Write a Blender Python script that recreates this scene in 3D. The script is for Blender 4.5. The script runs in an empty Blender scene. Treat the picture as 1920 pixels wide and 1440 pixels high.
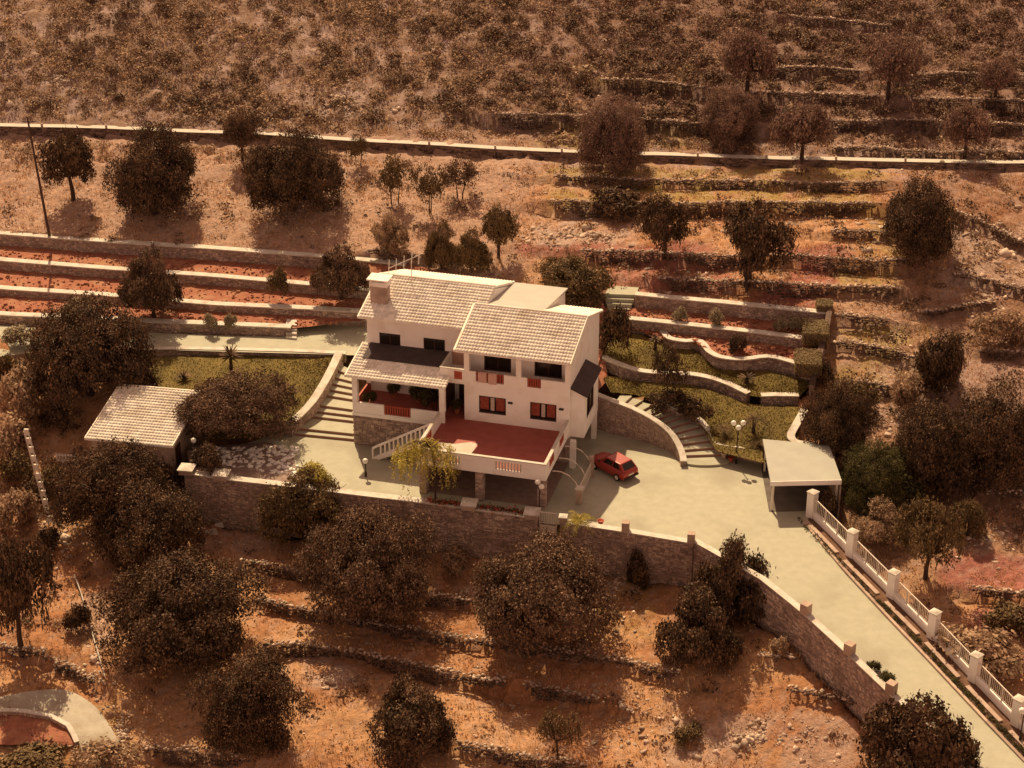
import bpy, math, random
import numpy as np
from mathutils import Vector, Matrix

# ------------------------------------------------------------------ camera
SC = bpy.context.scene
COL = SC.collection
FPX, PITCH, DIST = 3600.0, math.radians(27), 150.0
CAMP = np.array([0, -DIST*math.cos(PITCH), DIST*math.sin(PITCH)])
FW = np.array([0, math.cos(PITCH), -math.sin(PITCH)])
UP = np.array([0, math.sin(PITCH), math.cos(PITCH)])
RT = np.array([1.0, 0, 0])
cd = bpy.data.cameras.new('camera')
cd.sensor_width = 36; cd.lens = 36*FPX/1920; cd.clip_end = 3000; cd.clip_start = 1
cam = bpy.data.objects.new('camera', cd); COL.objects.link(cam)
cam.location = CAMP; cam.rotation_euler = (math.pi/2-PITCH, 0, 0)
SC.camera = cam
# ------------------------------------------------------------------ light
SUN_EL = math.radians(49.5)
SUN_AZ = (-0.24, 0.97)                       # horizontal direction towards the sun
w = bpy.data.worlds.new('World'); SC.world = w; w.use_nodes = True
nt = w.node_tree; bg = nt.nodes['Background']
sky = nt.nodes.new('ShaderNodeTexSky'); sky.sky_type = 'NISHITA'; sky.sun_disc = False
sky.sun_elevation = SUN_EL; sky.sun_rotation = math.atan2(SUN_AZ[0], SUN_AZ[1])
bwn = nt.nodes.new('ShaderNodeRGBToBW')
mx = nt.nodes.new('ShaderNodeMix'); mx.data_type = 'RGBA'; mx.blend_type = 'MULTIPLY'; mx.inputs[0].default_value = 1
mx.inputs[7].default_value = (1.0, 0.585, 0.42, 1)      # the warm cast of the faded print
nt.links.new(sky.outputs[0], bwn.inputs[0]); nt.links.new(bwn.outputs[0], mx.inputs[6])
nt.links.new(mx.outputs[2], bg.inputs[0]); bg.inputs[1].default_value = 0.148
sl = bpy.data.lights.new('sun', 'SUN'); sl.energy = 4.1; sl.angle = math.radians(0.6); sl.color = (1.0, 0.735, 0.43)
so = bpy.data.objects.new('sun', sl); COL.objects.link(so)
so.rotation_euler = Vector((SUN_AZ[0]*math.cos(SUN_EL), SUN_AZ[1]*math.cos(SUN_EL), math.sin(SUN_EL))).to_track_quat('Z', 'Y').to_euler()
vs = SC.view_settings; vs.view_transform = 'Standard'; vs.look = 'None'; vs.gamma = 1; vs.exposure = 0.6; vs.use_curve_mapping = False

# ------------------------------------------------------------------ geometry helpers
def ray(px, py): return FW + RT*(px-960)/FPX + UP*(720-py)/FPX
def G(px, py, z=0.0):
    r = ray(px, py); return CAMP + r*(z-CAMP[2])/r[2]
def depth(p): return float((np.asarray(p)-CAMP) @ FW)
def pixa(X, Y, Z):
    dx, dy, dz = X-CAMP[0], Y-CAMP[1], Z-CAMP[2]
    k = dy*FW[1]+dz*FW[2]
    return 960+FPX*dx/k, 720-FPX*(dy*UP[1]+dz*UP[2])/k
def GL(*pts): return [G(*p) for p in pts]

class MB:
    def __init__(s): s.v = []; s.f = []
    def quad(s, a, b, c, d):
        n = len(s.v); s.v += [tuple(a), tuple(b), tuple(c), tuple(d)]; s.f.append((n, n+1, n+2, n+3))
    def poly(s, pts):
        n = len(s.v); s.v += [tuple(p) for p in pts]; s.f.append(tuple(range(n, n+len(pts))))
    def hexa(s, b, t):                      # four base points (counter-clockwise from above), four top points
        n = len(s.v); s.v += [tuple(p) for p in b]+[tuple(p) for p in t]
        s.f += [(n+3, n+2, n+1, n), (n+4, n+5, n+6, n+7)]
        for i in range(4):
            j = (i+1) % 4; s.f.append((n+i, n+j, n+4+j, n+4+i))
    def box(s, x0, x1, y0, y1, z0, z1):
        s.hexa([(x0, y0, z0), (x1, y0, z0), (x1, y1, z0), (x0, y1, z0)], [(x0, y0, z1), (x1, y0, z1), (x1, y1, z1), (x0, y1, z1)])
    def prism(s, pts2, axis, a0, a1):       # polygon in the two other axes extruded along axis
        def mk(p, a):
            return (a, p[0], p[1]) if axis == 0 else ((p[0], a, p[1]) if axis == 1 else (p[0], p[1], a))
        n = len(s.v); k = len(pts2)
        s.v += [mk(p, a0) for p in pts2]+[mk(p, a1) for p in pts2]
        s.f += [tuple(range(n+k-1, n-1, -1)), tuple(range(n+k, n+2*k))]
        for i in range(k):
            j = (i+1) % k; s.f.append((n+i, n+j, n+k+j, n+k+i))
    def tube(s, pts, rad, k=6, cap=True):
        pts = [Vector(p) for p in pts]
        if not hasattr(rad, '__len__'): rad = [rad]*len(pts)
        n0 = len(s.v)
        for i, p in enumerate(pts):
            d = (pts[min(i+1, len(pts)-1)]-pts[max(i-1, 0)]).normalized()
            a = d.orthogonal().normalized(); b = d.cross(a)
            for j in range(k):
                t = 2*math.pi*j/k; s.v.append(tuple(p+(a*math.cos(t)+b*math.sin(t))*rad[i]))
        for i in range(len(pts)-1):
            for j in range(k):
                q = (j+1) % k; s.f.append((n0+i*k+j, n0+i*k+q, n0+(i+1)*k+q, n0+(i+1)*k+j))
        if cap:
            s.f.append(tuple(range(n0+k-1, n0-1, -1))); m = n0+(len(pts)-1)*k; s.f.append(tuple(range(m, m+k)))
    def lathe(s, prof, c=(0, 0, 0), k=12):
        n0 = len(s.v)
        for r, z in prof:
            for j in range(k):
                t = 2*math.pi*j/k; s.v.append((c[0]+r*math.cos(t), c[1]+r*math.sin(t), c[2]+z))
        for i in range(len(prof)-1):
            for j in range(k):
                q = (j+1) % k; s.f.append((n0+i*k+j, n0+i*k+q, n0+(i+1)*k+q, n0+(i+1)*k+j))
    def build(s, name, mat, parent=None, smooth=False):
        me = bpy.data.meshes.new(name); me.from_pydata(s.v, [], s.f); me.update()
        if smooth: me.polygons.foreach_set('use_smooth', [True]*len(me.polygons))
        return link(name, me, mat, parent)
def link(name, me, mat, parent=None):
    if mat and not me.materials: me.materials.append(mat)
    o = bpy.data.objects.new(name, me); COL.objects.link(o)
    if parent: o.parent = parent
    return o
def mesh_np(name, V, Fq):
    me = bpy.data.meshes.new(name); V = np.asarray(V, np.float32); Fq = np.asarray(Fq, np.int32)
    k = Fq.shape[1]
    me.vertices.add(len(V)); me.vertices.foreach_set('co', V.ravel())
    me.loops.add(Fq.size); me.loops.foreach_set('vertex_index', Fq.ravel())
    me.polygons.add(len(Fq)); me.polygons.foreach_set('loop_start', np.arange(0, Fq.size, k, dtype=np.int32))
    me.update(calc_edges=True); me.validate(); return me
def empty(name, loc=(0, 0, 0), rz=0.0):
    o = bpy.data.objects.new(name, None); COL.objects.link(o); o.location = tuple(loc); o.rotation_euler = (0, 0, rz); return o
def tag(o, label=None, cat=None, group=None, kind=None):
    if label: o['label'] = label
    if cat: o['category'] = cat
    if group: o['group'] = group
    if kind: o['kind'] = kind
    return o
def struct(o): o['kind'] = 'structure'; return o

# ------------------------------------------------------------------ materials
TINT = np.array([1.0, 0.71, 0.42])
def A(r, g, b, k=1.62):
    c = np.array([r, g, b])/255.0; l = np.where(c <= .04045, c/12.92, ((c+.055)/1.055)**2.4)
    return tuple(np.clip(l/(k*TINT), 0.004, 0.88))
def M(name, c1, c2=None, scale=2.0, rough=0.9, bump=0.0, bscale=None, island=0.0, c3=None, scale3=0.4, spec=0.25, metal=0.0, transl=0.0, coord='pos'):
    m = bpy.data.materials.new(name); m.use_nodes = True; t = m.node_tree; N = t.nodes; L = t.links
    b = N['Principled BSDF']; b.inputs['Roughness'].default_value = rough; b.inputs['Specular IOR Level'].default_value = spec; b.inputs['Metallic'].default_value = metal
    if coord == 'pos': src = N.new('ShaderNodeNewGeometry').outputs['Position']
    else: src = N.new('ShaderNodeTexCoord').outputs['Object']
    col = None
    def mixc(f, a, bb):
        x = N.new('ShaderNodeMix'); x.data_type = 'RGBA'
        L.new(f, x.inputs[0])
        for s, v in ((6, a), (7, bb)):
            if isinstance(v, tuple): x.inputs[s].default_value = (*v, 1)
            else: L.new(v, x.inputs[s])
        return x.outputs[2]
    def noise(sc, lo=.35, hi=.65, det=5):
        n = N.new('ShaderNodeTexNoise'); n.inputs['Scale'].default_value = sc; n.inputs['Detail'].default_value = det; L.new(src, n.inputs['Vector'])
        r = N.new('ShaderNodeMapRange'); r.inputs[1].default_value = lo; r.inputs[2].default_value = hi; L.new(n.outputs[0], r.inputs[0]); return r.outputs[0], n.outputs[0]
    if c2: col = mixc(noise(scale)[0], c1, c2)
    else: col = c1
    if c3: col = mixc(noise(scale3, .5, .68)[0], col, c3)
    if island:
        g = N.new('ShaderNodeNewGeometry'); h = N.new('ShaderNodeHueSaturation')
        r = N.new('ShaderNodeMapRange'); r.inputs[3].default_value = 1-island; r.inputs[4].default_value = 1+island
        L.new(g.outputs['Random Per Island'], r.inputs[0]); L.new(r.outputs[0], h.inputs['Value'])
        if isinstance(col, tuple): h.inputs['Color'].default_value = (*col, 1)
        else: L.new(col, h.inputs['Color'])
        col = h.outputs[0]
    if isinstance(col, tuple): b.inputs['Base Color'].default_value = (*col, 1)
    else: L.new(col, b.inputs['Base Color'])
    if bump:
        bn = N.new('ShaderNodeBump'); bn.inputs['Strength'].default_value = 1.0; bn.inputs['Distance'].default_value = bump
        L.new(noise(bscale or scale*4, 0, 1, 6)[1], bn.inputs['Height']); L.new(bn.outputs[0], b.inputs['Normal'])
    if transl:
        tr = N.new('ShaderNodeBsdfTranslucent')
        if isinstance(col, tuple): tr.inputs[0].default_value = (*col, 1)
        else: L.new(col, tr.inputs[0])
        ms = N.new('ShaderNodeMixShader'); ms.inputs[0].default_value = transl
        L.new(b.outputs[0], ms.inputs[1]); L.new(tr.outputs[0], ms.inputs[2]); L.new(ms.outputs[0], N['Material Output'].inputs[0])
    return m

MW = M('white_render', (.91, .89, .86), (.87, .84, .80), 1.2, .9, .012, 18, c3=(.80, .75, .69), scale3=.9)
MWC = M('white_coping', (.62, .59, .53), (.55, .51, .45), 1.5, .9, .01, 9, c3=(.44, .39, .33), scale3=1.3)
MCOURT = M('court_concrete', (.425, .425, .335), (.385, .38, .298), 1.7, .9, .012, 14, c3=(.33, .315, .245), scale3=.25)
MTILE = M('roof_tile', (.88, .84, .75), (.83, .78, .69), .9, .85, 0, island=.15, c3=(.66, .60, .50), scale3=.6)
MPLAIN = M('roof_back', (.46, .44, .40), (.42, .40, .36), .8, .9, .01, 8)
MSTONE = M('masonry_stone', (.44, .34, .285), (.29, .215, .18), 1.6, .95, .02, 12, island=.38, c3=(.52, .42, .35), scale3=.8)
MSTONE2 = M('warm_stone', (.46, .36, .29), (.37, .27, .22), 1.6, .95, .02, 12, island=.22)
MMORT = M('mortar', (.30, .22, .19), (.24, .17, .145), 2, .95, .02, 10)
MDRY = M('dry_stone', (.17, .115, .09), (.10, .066, .052), 1.2, .95, .03, 9, island=.5)  # shade on the dry wall faces is put into this dark colour
MROCK = M('pale_rock', (.56, .44, .35), (.36, .26, .20), .9, .95, .05, 5, island=.3)
MRED = M('red_floor_tile', (.37, .10, .08), (.31, .082, .064), 1.4, .7, .004, 10, spec=.3)
MPALE = M('sunlit_floor_paint', (.52, .49, .42), (.47, .43, .36), 1.2, .85)  # sunlit part of the red floor, painted as a pale colour
MRISE = M('brown_riser_tile', (.34, .17, .13), (.28, .13, .10), 3, .7)
MREDP = M('red_paint', (.42, .09, .05), (.34, .07, .04), 2, .6)
MDOOR = M('dark_wood', (.07, .03, .022), (.045, .02, .015), 3, .5)
MGLASS = M('window_glass', (.02, .014, .013), None, rough=.12, spec=.5)
MCURT = M('red_curtain', (.30, .07, .045), (.2, .045, .03), 4, .8)
MLACE = M('lace_panel', (.55, .47, .42), (.4, .32, .28), 9, .8)
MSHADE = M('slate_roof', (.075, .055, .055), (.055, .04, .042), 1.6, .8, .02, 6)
MMETAL = M('white_metal', (.72, .66, .58), (.62, .55, .48), 3, .5)
MDARKM = M('dark_metal', (.03, .022, .02), None, rough=.5)
MWOOD = M('pole_wood', (.10, .06, .045), (.06, .035, .03), 3, .9, .01, 20)
MGLOBE = M('opal_globe', (.86, .84, .78), None, rough=.25, spec=.5)
MBARK = M('bark', (.075, .048, .036), (.045, .028, .022), 4, .95, .02, 14, coord='obj')
MTERRA = M('terracotta', (.42, .15, .08), (.34, .11, .06), 3, .8)
MCAR = M('red_car_paint', (.36, .045, .032), (.31, .038, .028), 2, .38, spec=.5)
MTYRE = M('tyre', (.015, .013, .013), None, rough=.9)
MPLATE = M('plate', (.8, .78, .7), None, rough=.5)
MLAMPR = M('tail_lamp', (.45, .03, .02), None, rough=.2, spec=.5)
MTOWEL = M('pink_towel', (.62, .42, .36), (.55, .35, .3), 5, .95, .01, 12)
MLAWN = M('lawn', (.15, .112, .032), (.11, .08, .025), 1.1, .95, .03, 14, c3=(.19, .14, .04), scale3=.5)
MSOIL = M('red_soil', (.36, .145, .09), (.27, .105, .066), 2.2, .98, .08, 7, c3=(.38, .20, .12), scale3=.7)
MGRAVEL = M('pale_track', (.46, .43, .36), (.40, .36, .29), 1.4, .98, .03, 9, c3=(.33, .27, .2), scale3=.5)
def leafm(n, c1, c2, isl=.45, tr=.25): return M(n, c1, c2, 1.1, .75, island=isl, transl=tr, spec=.15)
LF_DARK = leafm('foliage_dark', (.165, .098, .056), (.05, .032, .022), isl=.65, tr=.1)
LF_OLIVE = leafm('foliage_olive', (.19, .125, .06), (.11, .072, .038), isl=.55, tr=.15)
LF_GREY = leafm('foliage_greybrown', (.22, .135, .085), (.085, .052, .036), isl=.6, tr=.12)
LF_TWIG = leafm('foliage_twiggy', (.27, .165, .125), (.16, .095, .075), isl=.5)
LF_GREEN = leafm('foliage_green', (.11, .095, .035), (.06, .05, .022))
LF_YEL = leafm('foliage_yellow', (.52, .44, .12), (.38, .30, .08), tr=.4)
LF_SCRUB = leafm('foliage_scrub', (.50, .35, .235), (.28, .185, .12), isl=.5, tr=.3)
LF_DRY = leafm('dry_grass', (.66, .41, .22), (.46, .27, .135), isl=.45)
LF_WEED = leafm('dark_weeds', (.17, .10, .055), (.10, .06, .035), isl=.4)
LF_FLOW = leafm('red_flowers', (.5, .07, .04), (.38, .1, .05), isl=.4)
LF_LAWN = leafm('lawn_blades', (.21, .155, .05), (.125, .09, .028), isl=.35)
LF_SILVER = leafm('foliage_silver', (.36, .30, .2), (.26, .2, .13))

# ------------------------------------------------------------------ terrain
CTRL = [
 (350,985,-3.5),(600,1000,-3.5),(900,1030,-3.4),(1100,1065,-3.2),(1290,1090,-3.0),(1450,1190,-2.9),(1560,1270,-3.1),(1650,1360,-3.6),(1800,1480,-4.6),
 (200,1200,-4.9),(600,1200,-5),(1000,1230,-5),(1300,1300,-4.6),(100,1440,-6.5),(500,1440,-6.8),(960,1440,-6.8),(1400,1440,-6),(1600,1440,-5.2),
 (960,1900,-10),(0,1900,-9.5),(1700,1900,-8.5),(2400,1900,-6),(-500,1900,-9),
 (50,1000,-3.3),(50,850,-1.4),(150,900,-2.0),(50,740,0.7),(150,820,-.9),(-300,900,-2),(-300,700,1.5),(-300,1300,-5.5),(250,880,-1.6),
 (1600,990,-.6),(1760,1140,-1.4),(1900,1270,-2.0),(1920,1130,-1.0),(1900,950,.5),(1700,900,.4),(1800,800,1.7),(1600,800,1.3),(1600,700,2.9),(1900,650,3.8),(1700,560,5.1),(1900,500,6.2),(1565,585,5.2),(2300,900,1.0),(2300,600,4.6),(2200,1300,-2),
 (0,440,4.95),(300,458,4.95),(600,480,4.95),(800,500,5.1),(1000,512,5.2),(1200,545,5.4),(1400,562,5.4),(-300,425,4.95),
 (300,350,6.7),(700,380,6.7),(1100,410,7.3),(1500,450,7.3),(1800,400,8.1),(2300,420,8.4),
 (-400,232,8.6),(0,245,8.6),(480,258,8.6),(960,285,8.8),(1400,300,9.1),(1920,308,9.3),(2400,312,9.4),
 (0,100,13),(960,110,13.3),(1920,110,13.5),(-500,100,13),(2500,110,13.5),
 (0,-200,21.5),(960,-200,22),(1920,-200,22),(-900,-200,21.5),(2900,-200,22),(960,-500,34),(-900,-500,34),(2900,-500,34)]
CP = np.array([G(*c) for c in CTRL])
def _U(r2): return np.where(r2 > 0, r2*np.log(np.maximum(r2, 1e-9))*.5, 0)
_s = 40.0
_X = CP[:, :2]/_s; _n = len(CP)
_K = _U(((_X[:, None]-_X[None])**2).sum(-1))+np.eye(_n)*0.004
_Pm = np.hstack([np.ones((_n, 1)), _X]); _Z = np.zeros((3, 3))
_W = np.linalg.solve(np.block([[_K, _Pm], [_Pm.T, _Z]]), np.concatenate([CP[:, 2], np.zeros(3)]))
def tps(x, y):
    x = np.asarray(x, float); y = np.asarray(y, float); sh = x.shape
    # clamp far outside so the sheet runs on evenly to the horizon
    xc = np.clip(x.ravel(), -85, 85); yc = np.clip(y.ravel(), -85, 95)
    Q = np.stack([xc, yc], 1)/_s
    out = np.zeros(len(Q))
    for a in range(0, len(Q), 40000):
        q = Q[a:a+40000]
        out[a:a+40000] = _U(((q[:, None]-_X[None])**2).sum(-1)) @ _W[:_n] + _W[_n] + q @ _W[_n+1:]
    out += np.where(y.ravel() > 95, (y.ravel()-95)*.3, 0)
    return out.reshape(sh)
def hit(px, py, f):
    r = ray(px, py); t = 60.0
    def g(t):
        p = CAMP+r*t; return p[2]-float(f(np.array([p[0]]), np.array([p[1]]))[0])
    step = 4.0
    while g(t) > 0 and t < 500: t += step
    lo, hi = t-step, t
    for _ in range(22):
        m = (lo+hi)/2
        if g(m) > 0: lo = m
        else: hi = m
    return CAMP+r*hi
def T0(px, py): return hit(px, py, tps)

# dry-stone terrace walls on the hillside: top line in the photograph, height, where it stands
DRY = [
 ([(1480,38),(1560,44),(1675,56)], 0.66, 'thin dry stone wall highest up on the scrub hillside'),
 ([(1425,140),(1520,136),(1615,141)], 0.96, 'upper dry stone terrace wall left of the bare tree high on the hill'),
 ([(1705,152),(1800,148),(1935,149)], 0.96, 'upper dry stone terrace wall running to the right edge of the photo'),
 ([(1440,180),(1540,183),(1645,187)], 0.90, 'second dry stone terrace wall down, left of the bare tree high on the hill'),
 ([(1712,192),(1820,192),(1935,197)], 0.84, 'second dry stone terrace wall down at the right edge of the photo'),
 ([(1128,160),(1220,165),(1312,172)], 1.20, 'short dry stone wall among bushes on the hill, alone above the lane'),
 ([(925,222),(1020,226),(1110,229),(1210,232),(1315,238),(1415,245)], 1.32, 'long dark dry stone wall above the lane, centre of the hill'),
 ([(1555,232),(1660,230),(1765,236)], 1.20, 'third dry stone terrace wall down, under the bare tree high on the hill'),
 ([(1835,236),(1935,241)], 1.08, 'third dry stone terrace wall down at the right edge of the photo'),
 ([(1560,281),(1700,284),(1935,290)], 0.60, 'low dry stone wall just above the lane on the right'),
 ([(1040,336),(1200,343),(1350,347),(1480,347),(1660,351)], .8, 'long dry stone wall just below the lane on the right'),
 ([(1030,388),(1130,391),(1250,391),(1420,389),(1645,388)], 1.4, 'tall dark dry stone wall across the middle terraces right of the house'),
  ([(1090,478),(1230,484),(1335,490),(1468,489),(1560,493),(1705,496)], 1.1, 'long dry stone wall under the upper red soil strip, from behind the house to the big tree'),
 ([(1240,524),(1330,531),(1478,540),(1570,541),(1690,546)], 1.0, 'dry stone wall on the lower red soil strip beside the big tree'),
 ([(1560,437),(1640,440),(1705,453)], .7, 'crooked dry stone wall between the tall dark wall and the big tree'),
 ([(1765,392),(1850,425),(1930,468)], .7, 'slanting dry stone wall running down to the right edge above the rocks'),
 ([(1790,520),(1860,532),(1930,548)], .6, 'dry stone wall among the rocks at the right edge'),
 ([(1565,600),(1665,606)], .9, 'short dry stone wall just outside the garden corner wall'),
 ([(1560,645),(1640,651),(1712,673)], .6, 'low dry stone wall on the grass bank right of the garden'),
 ([(1610,722),(1670,728),(1735,737)], .7, 'dry stone wall at the foot of the grass bank right of the garden'),
 ([(1838,660),(1935,671)], .6, 'dry stone wall low on the scrub slope at the right edge'),
 ([(1722,586),(1800,576),(1855,568)], .5, 'crooked dry stone wall below the big tree on the right'),
 ([(1825,1112),(1935,1127)], .9, 'dark dry stone wall between two red soil strips right of the driveway'),
 ([(1850,930),(1935,935)], .5, 'low pale dry stone wall at the right edge behind bushes'),
 ([(455,1056),(560,1080),(625,1096),(720,1110),(800,1121),(905,1137)], .7, 'long dry stone wall in the field nearest the front retaining wall'),
 ([(485,1129),(570,1147),(645,1167),(730,1178),(800,1190),(905,1207),(1010,1224),(1115,1240),(1190,1251),(1275,1269)], .7, 'longest dry stone wall, crossing the field below the three big trees'),
 ([(498,1211),(560,1212),(640,1222),(740,1243),(823,1260),(880,1272),(950,1288)], 1.0, 'dark dry stone wall running right from the biggest field tree'),
 ([(985,1292),(1050,1303),(1130,1322)], 1.0, 'short broken dry stone wall in the middle of the field'),
 ([(1425,1236),(1490,1241)], .35, 'tiny dry stone wall near the driveway retaining wall'),
 ([(1478,1296),(1545,1306),(1615,1321)], .4, 'low dry stone wall in the field beside the driveway retaining wall'),
 ([(840,1396),(920,1410),(1005,1427),(1100,1440)], .8, 'dry stone wall along the bottom of the field'),
 ([(272,1409),(330,1411),(400,1417),(470,1432)], 1.0, 'dark dry stone wall at the bottom left of the field'),
 ([(88,1237),(140,1255),(185,1285)], .6, 'dry stone wall curving above the shaded left clearing'),
 ([(0,1213),(45,1222),(85,1228)], .7, 'dry stone wall behind the tall trunk at the left edge'),
 ([(695,480),(735,481),(790,486)], .9, 'dry stone wall behind the chimney end of the house'),
]
DW = []
for pts, hgt, lab in DRY:
    W3 = np.array([T0(*p) for p in pts]); DW.append((W3, hgt, lab))
ROADPX = [(-300,236),(-100,240),(0,244),(200,247),(480,258),(700,271),(960,285),(1200,294),(1400,299),(1600,301),(1920,306),(2200,309)]
ROAD = np.array([T0(*p) for p in ROADPX])

def segd(x, y, P):
    best = np.full(x.shape, 1e9); sg = np.zeros(x.shape); tt = np.zeros(x.shape)
    L = np.concatenate([[0], np.cumsum(np.linalg.norm(np.diff(P[:, :2], axis=0), axis=1))])
    for i in range(len(P)-1):
        a, b = P[i, :2], P[i+1, :2]; d = b-a; l2 = d@d
        t = ((x-a[0])*d[0]+(y-a[1])*d[1])/l2; tc = np.clip(t, 0, 1)
        qx, qy = a[0]+tc*d[0], a[1]+tc*d[1]; dd = np.hypot(x-qx, y-qy)
        m = dd < best
        best = np.where(m, dd, best); sg = np.where(m, np.sign(d[0]*(y-a[1])-d[1]*(x-a[0])), sg); tt = np.where(m, L[i]+tc*math.sqrt(l2), tt)
    return best, sg, tt, L[-1]
def steps(x, y):
    z = np.zeros(x.shape)
    for P, hgt, _ in DW:
        bb = (x > P[:, 0].min()-9) & (x < P[:, 0].max()+9) & (y > P[:, 1].min()-9) & (y < P[:, 1].max()+9)
        if not bb.any(): continue
        d, sg, t, L = segd(x[bb], y[bb], P)
        z[bb] += np.where(sg > 0, .35, -.65)*hgt*np.exp(-d/2.2)
    bb = (y > ROAD[:, 1].min()-6) & (y < ROAD[:, 1].max()+6)
    if bb.any():
        d, sg, t, L = segd(x[bb], y[bb], ROAD)
        z[bb] += np.where(sg > 0, .05, -.55)*np.exp(-d/1.6)
    return z
GARD = np.array(GL((0,437,4.95),(200,452,4.95),(400,465,4.95),(600,480,4.95),(760,496,4.95),(900,530,5),(1150,552,5.2),(1190,552,5.4),(1370,568,5.4),(1550,586,5.4),(1512,720,2.8),(1490,760,1.9),(1475,815,1.2),(1500,850,.9),(1560,900,0),(1585,1010,-.1),(1700,1130,-.6),(1930,1365,-1.2),(2080,1500,-1.8),(2060,1640,-2.1),(1830,1465,-1.6),(1640,1295,-1),(1500,1160,-.4),(1420,1098,0),(1280,1022,0),(1010,978,0),(880,960,0),(560,925,0),(380,902,0),(365,850,.3),(330,760,.9),(170,690,1.5),(30,650,2.0),(-70,600,2.4),(-70,431,4.95)))[:, :2]
def inpoly(x, y, P):
    c = np.zeros(x.shape, bool); j = len(P)-1
    for i in range(len(P)):
        xi, yi, xj, yj = P[i][0], P[i][1], P[j][0], P[j][1]
        c ^= ((yi > y) != (yj > y)) & (x < (xj-xi)*(y-yi)/((yj-yi) if yj != yi else 1e-9)+xi); j = i
    return c
def hgt(x, y):
    x = np.asarray(x, float); y = np.asarray(y, float)
    z = tps(x, y)+steps(x, y)
    z += .07*np.sin(x*1.7+np.sin(y*1.3)*2)*np.sin(y*2.1+np.sin(x*.9)) + .12*np.sin(x*.43+2+np.sin(y*.37))*np.sin(y*.51+1)
    return z
def T(px, py): return hit(px, py, hgt)
def vnoise(x, y, s, seed=0):
    out = np.zeros(np.shape(x)); amp = 1; rng = np.random.RandomState(seed); tot = 0
    for o in range(4):
        tab = rng.rand(64, 64); xs, ys = np.asarray(x)*s, np.asarray(y)*s
        xi, yi = np.floor(xs).astype(int), np.floor(ys).astype(int); fx, fy = xs-xi, ys-yi; fx = fx*fx*(3-2*fx); fy = fy*fy*(3-2*fy)
        g = lambda a, b: tab[a % 64, b % 64]
        out += amp*((g(xi, yi)*(1-fx)+g(xi+1, yi)*fx)*(1-fy)+(g(xi, yi+1)*(1-fx)+g(xi+1, yi+1)*fx)*fy); tot += amp; amp *= .55; s *= 2.1
    return out/tot

def axis(lo, hi, st, far):
    a = list(np.arange(lo, hi+st/2, st)); s = st; v = hi; r = []
    while v < far: s *= 1.35; v += s; r.append(v)
    s = st; v = lo; l = []
    while v > -far: s *= 1.35; v -= s; l.append(v)
    return np.array(l[::-1]+a+r)
gx = axis(-46, 46, .36, 700); gy = axis(-62, 62, .36, 700)
GX, GY = np.meshgrid(gx, gy)
GZ = hgt(GX, GY)
far = np.maximum(np.maximum(np.abs(GX)-80, 0), np.maximum(np.abs(GY)-80, 0))
GZ += (vnoise(GX, GY, .9, 3)-.5)*np.where(GY > 26, .7, .35)*np.exp(-far/50)
ing = inpoly(GX, GY, GARD); GZ = np.where(ing, GZ-4.5, GZ)
# ground colour: patches of soil, dry grass, green grass and rock that lie on the ground
PXg, PYg = pixa(GX, GY, GZ+np.where(ing, 4.5, 0))
jx = (vnoise(GX, GY, .5, 11)-.5)*60; jy = (vnoise(GX, GY, .5, 12)-.5)*26
PXj, PYj = PXg+jx, PYg+jy
COLS = dict(field=A(228,152,90), field2=A(202,122,68), hill=A(176,124,84), hill2=A(214,160,122), hilld=A(150,98,66), red=A(188,104,74), green=A(186,138,64), pale=A(222,170,126), tan=A(214,152,104))
def lay(dst, mask, c, a): 
    return dst*(1-(mask*a)[..., None])+np.array(c)*(mask*a)[..., None]
gc = np.zeros(GX.shape+(3,))+np.array(COLS['field'])
nz = vnoise(GX, GY, .25, 5); nz2 = vnoise(GX, GY, 1.1, 6)
gc = lay(gc, np.clip((nz-.45)*6, 0, 1), COLS['field2'], .8)
gc = lay(gc, np.clip((380-PYg)/120, 0, 1), COLS['hill'], 1)
gc = lay(gc, np.clip((nz2-.5)*6, 0, 1)*np.clip((420-PYg)/120, 0, 1), COLS['hill2'], .8)
gc = lay(gc, np.clip((PYj-240)/20, 0, 1)*np.clip((530-PYj)/20, 0, 1)*np.clip((1030-PXj)/60, 0, 1), COLS['tan'], .85)
gc = lay(gc, np.clip((PXj-1530)/40, 0, 1)*np.clip((PYj-530)/40, 0, 1)*np.clip((1110-PYj)/40, 0, 1), COLS['hill'], .6)
gc = lay(gc, np.clip((PXj-820)/350, 0, 1)*np.clip((300-PYj)/60, 0, 1), COLS['hilld'], .75)
gc = lay(gc, np.clip((PXj-1640)/120, 0, 1)*np.clip((PYj-310)/30, 0, 1)*np.clip((1020-PYj)/60, 0, 1), COLS['hilld'], .55)
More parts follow.
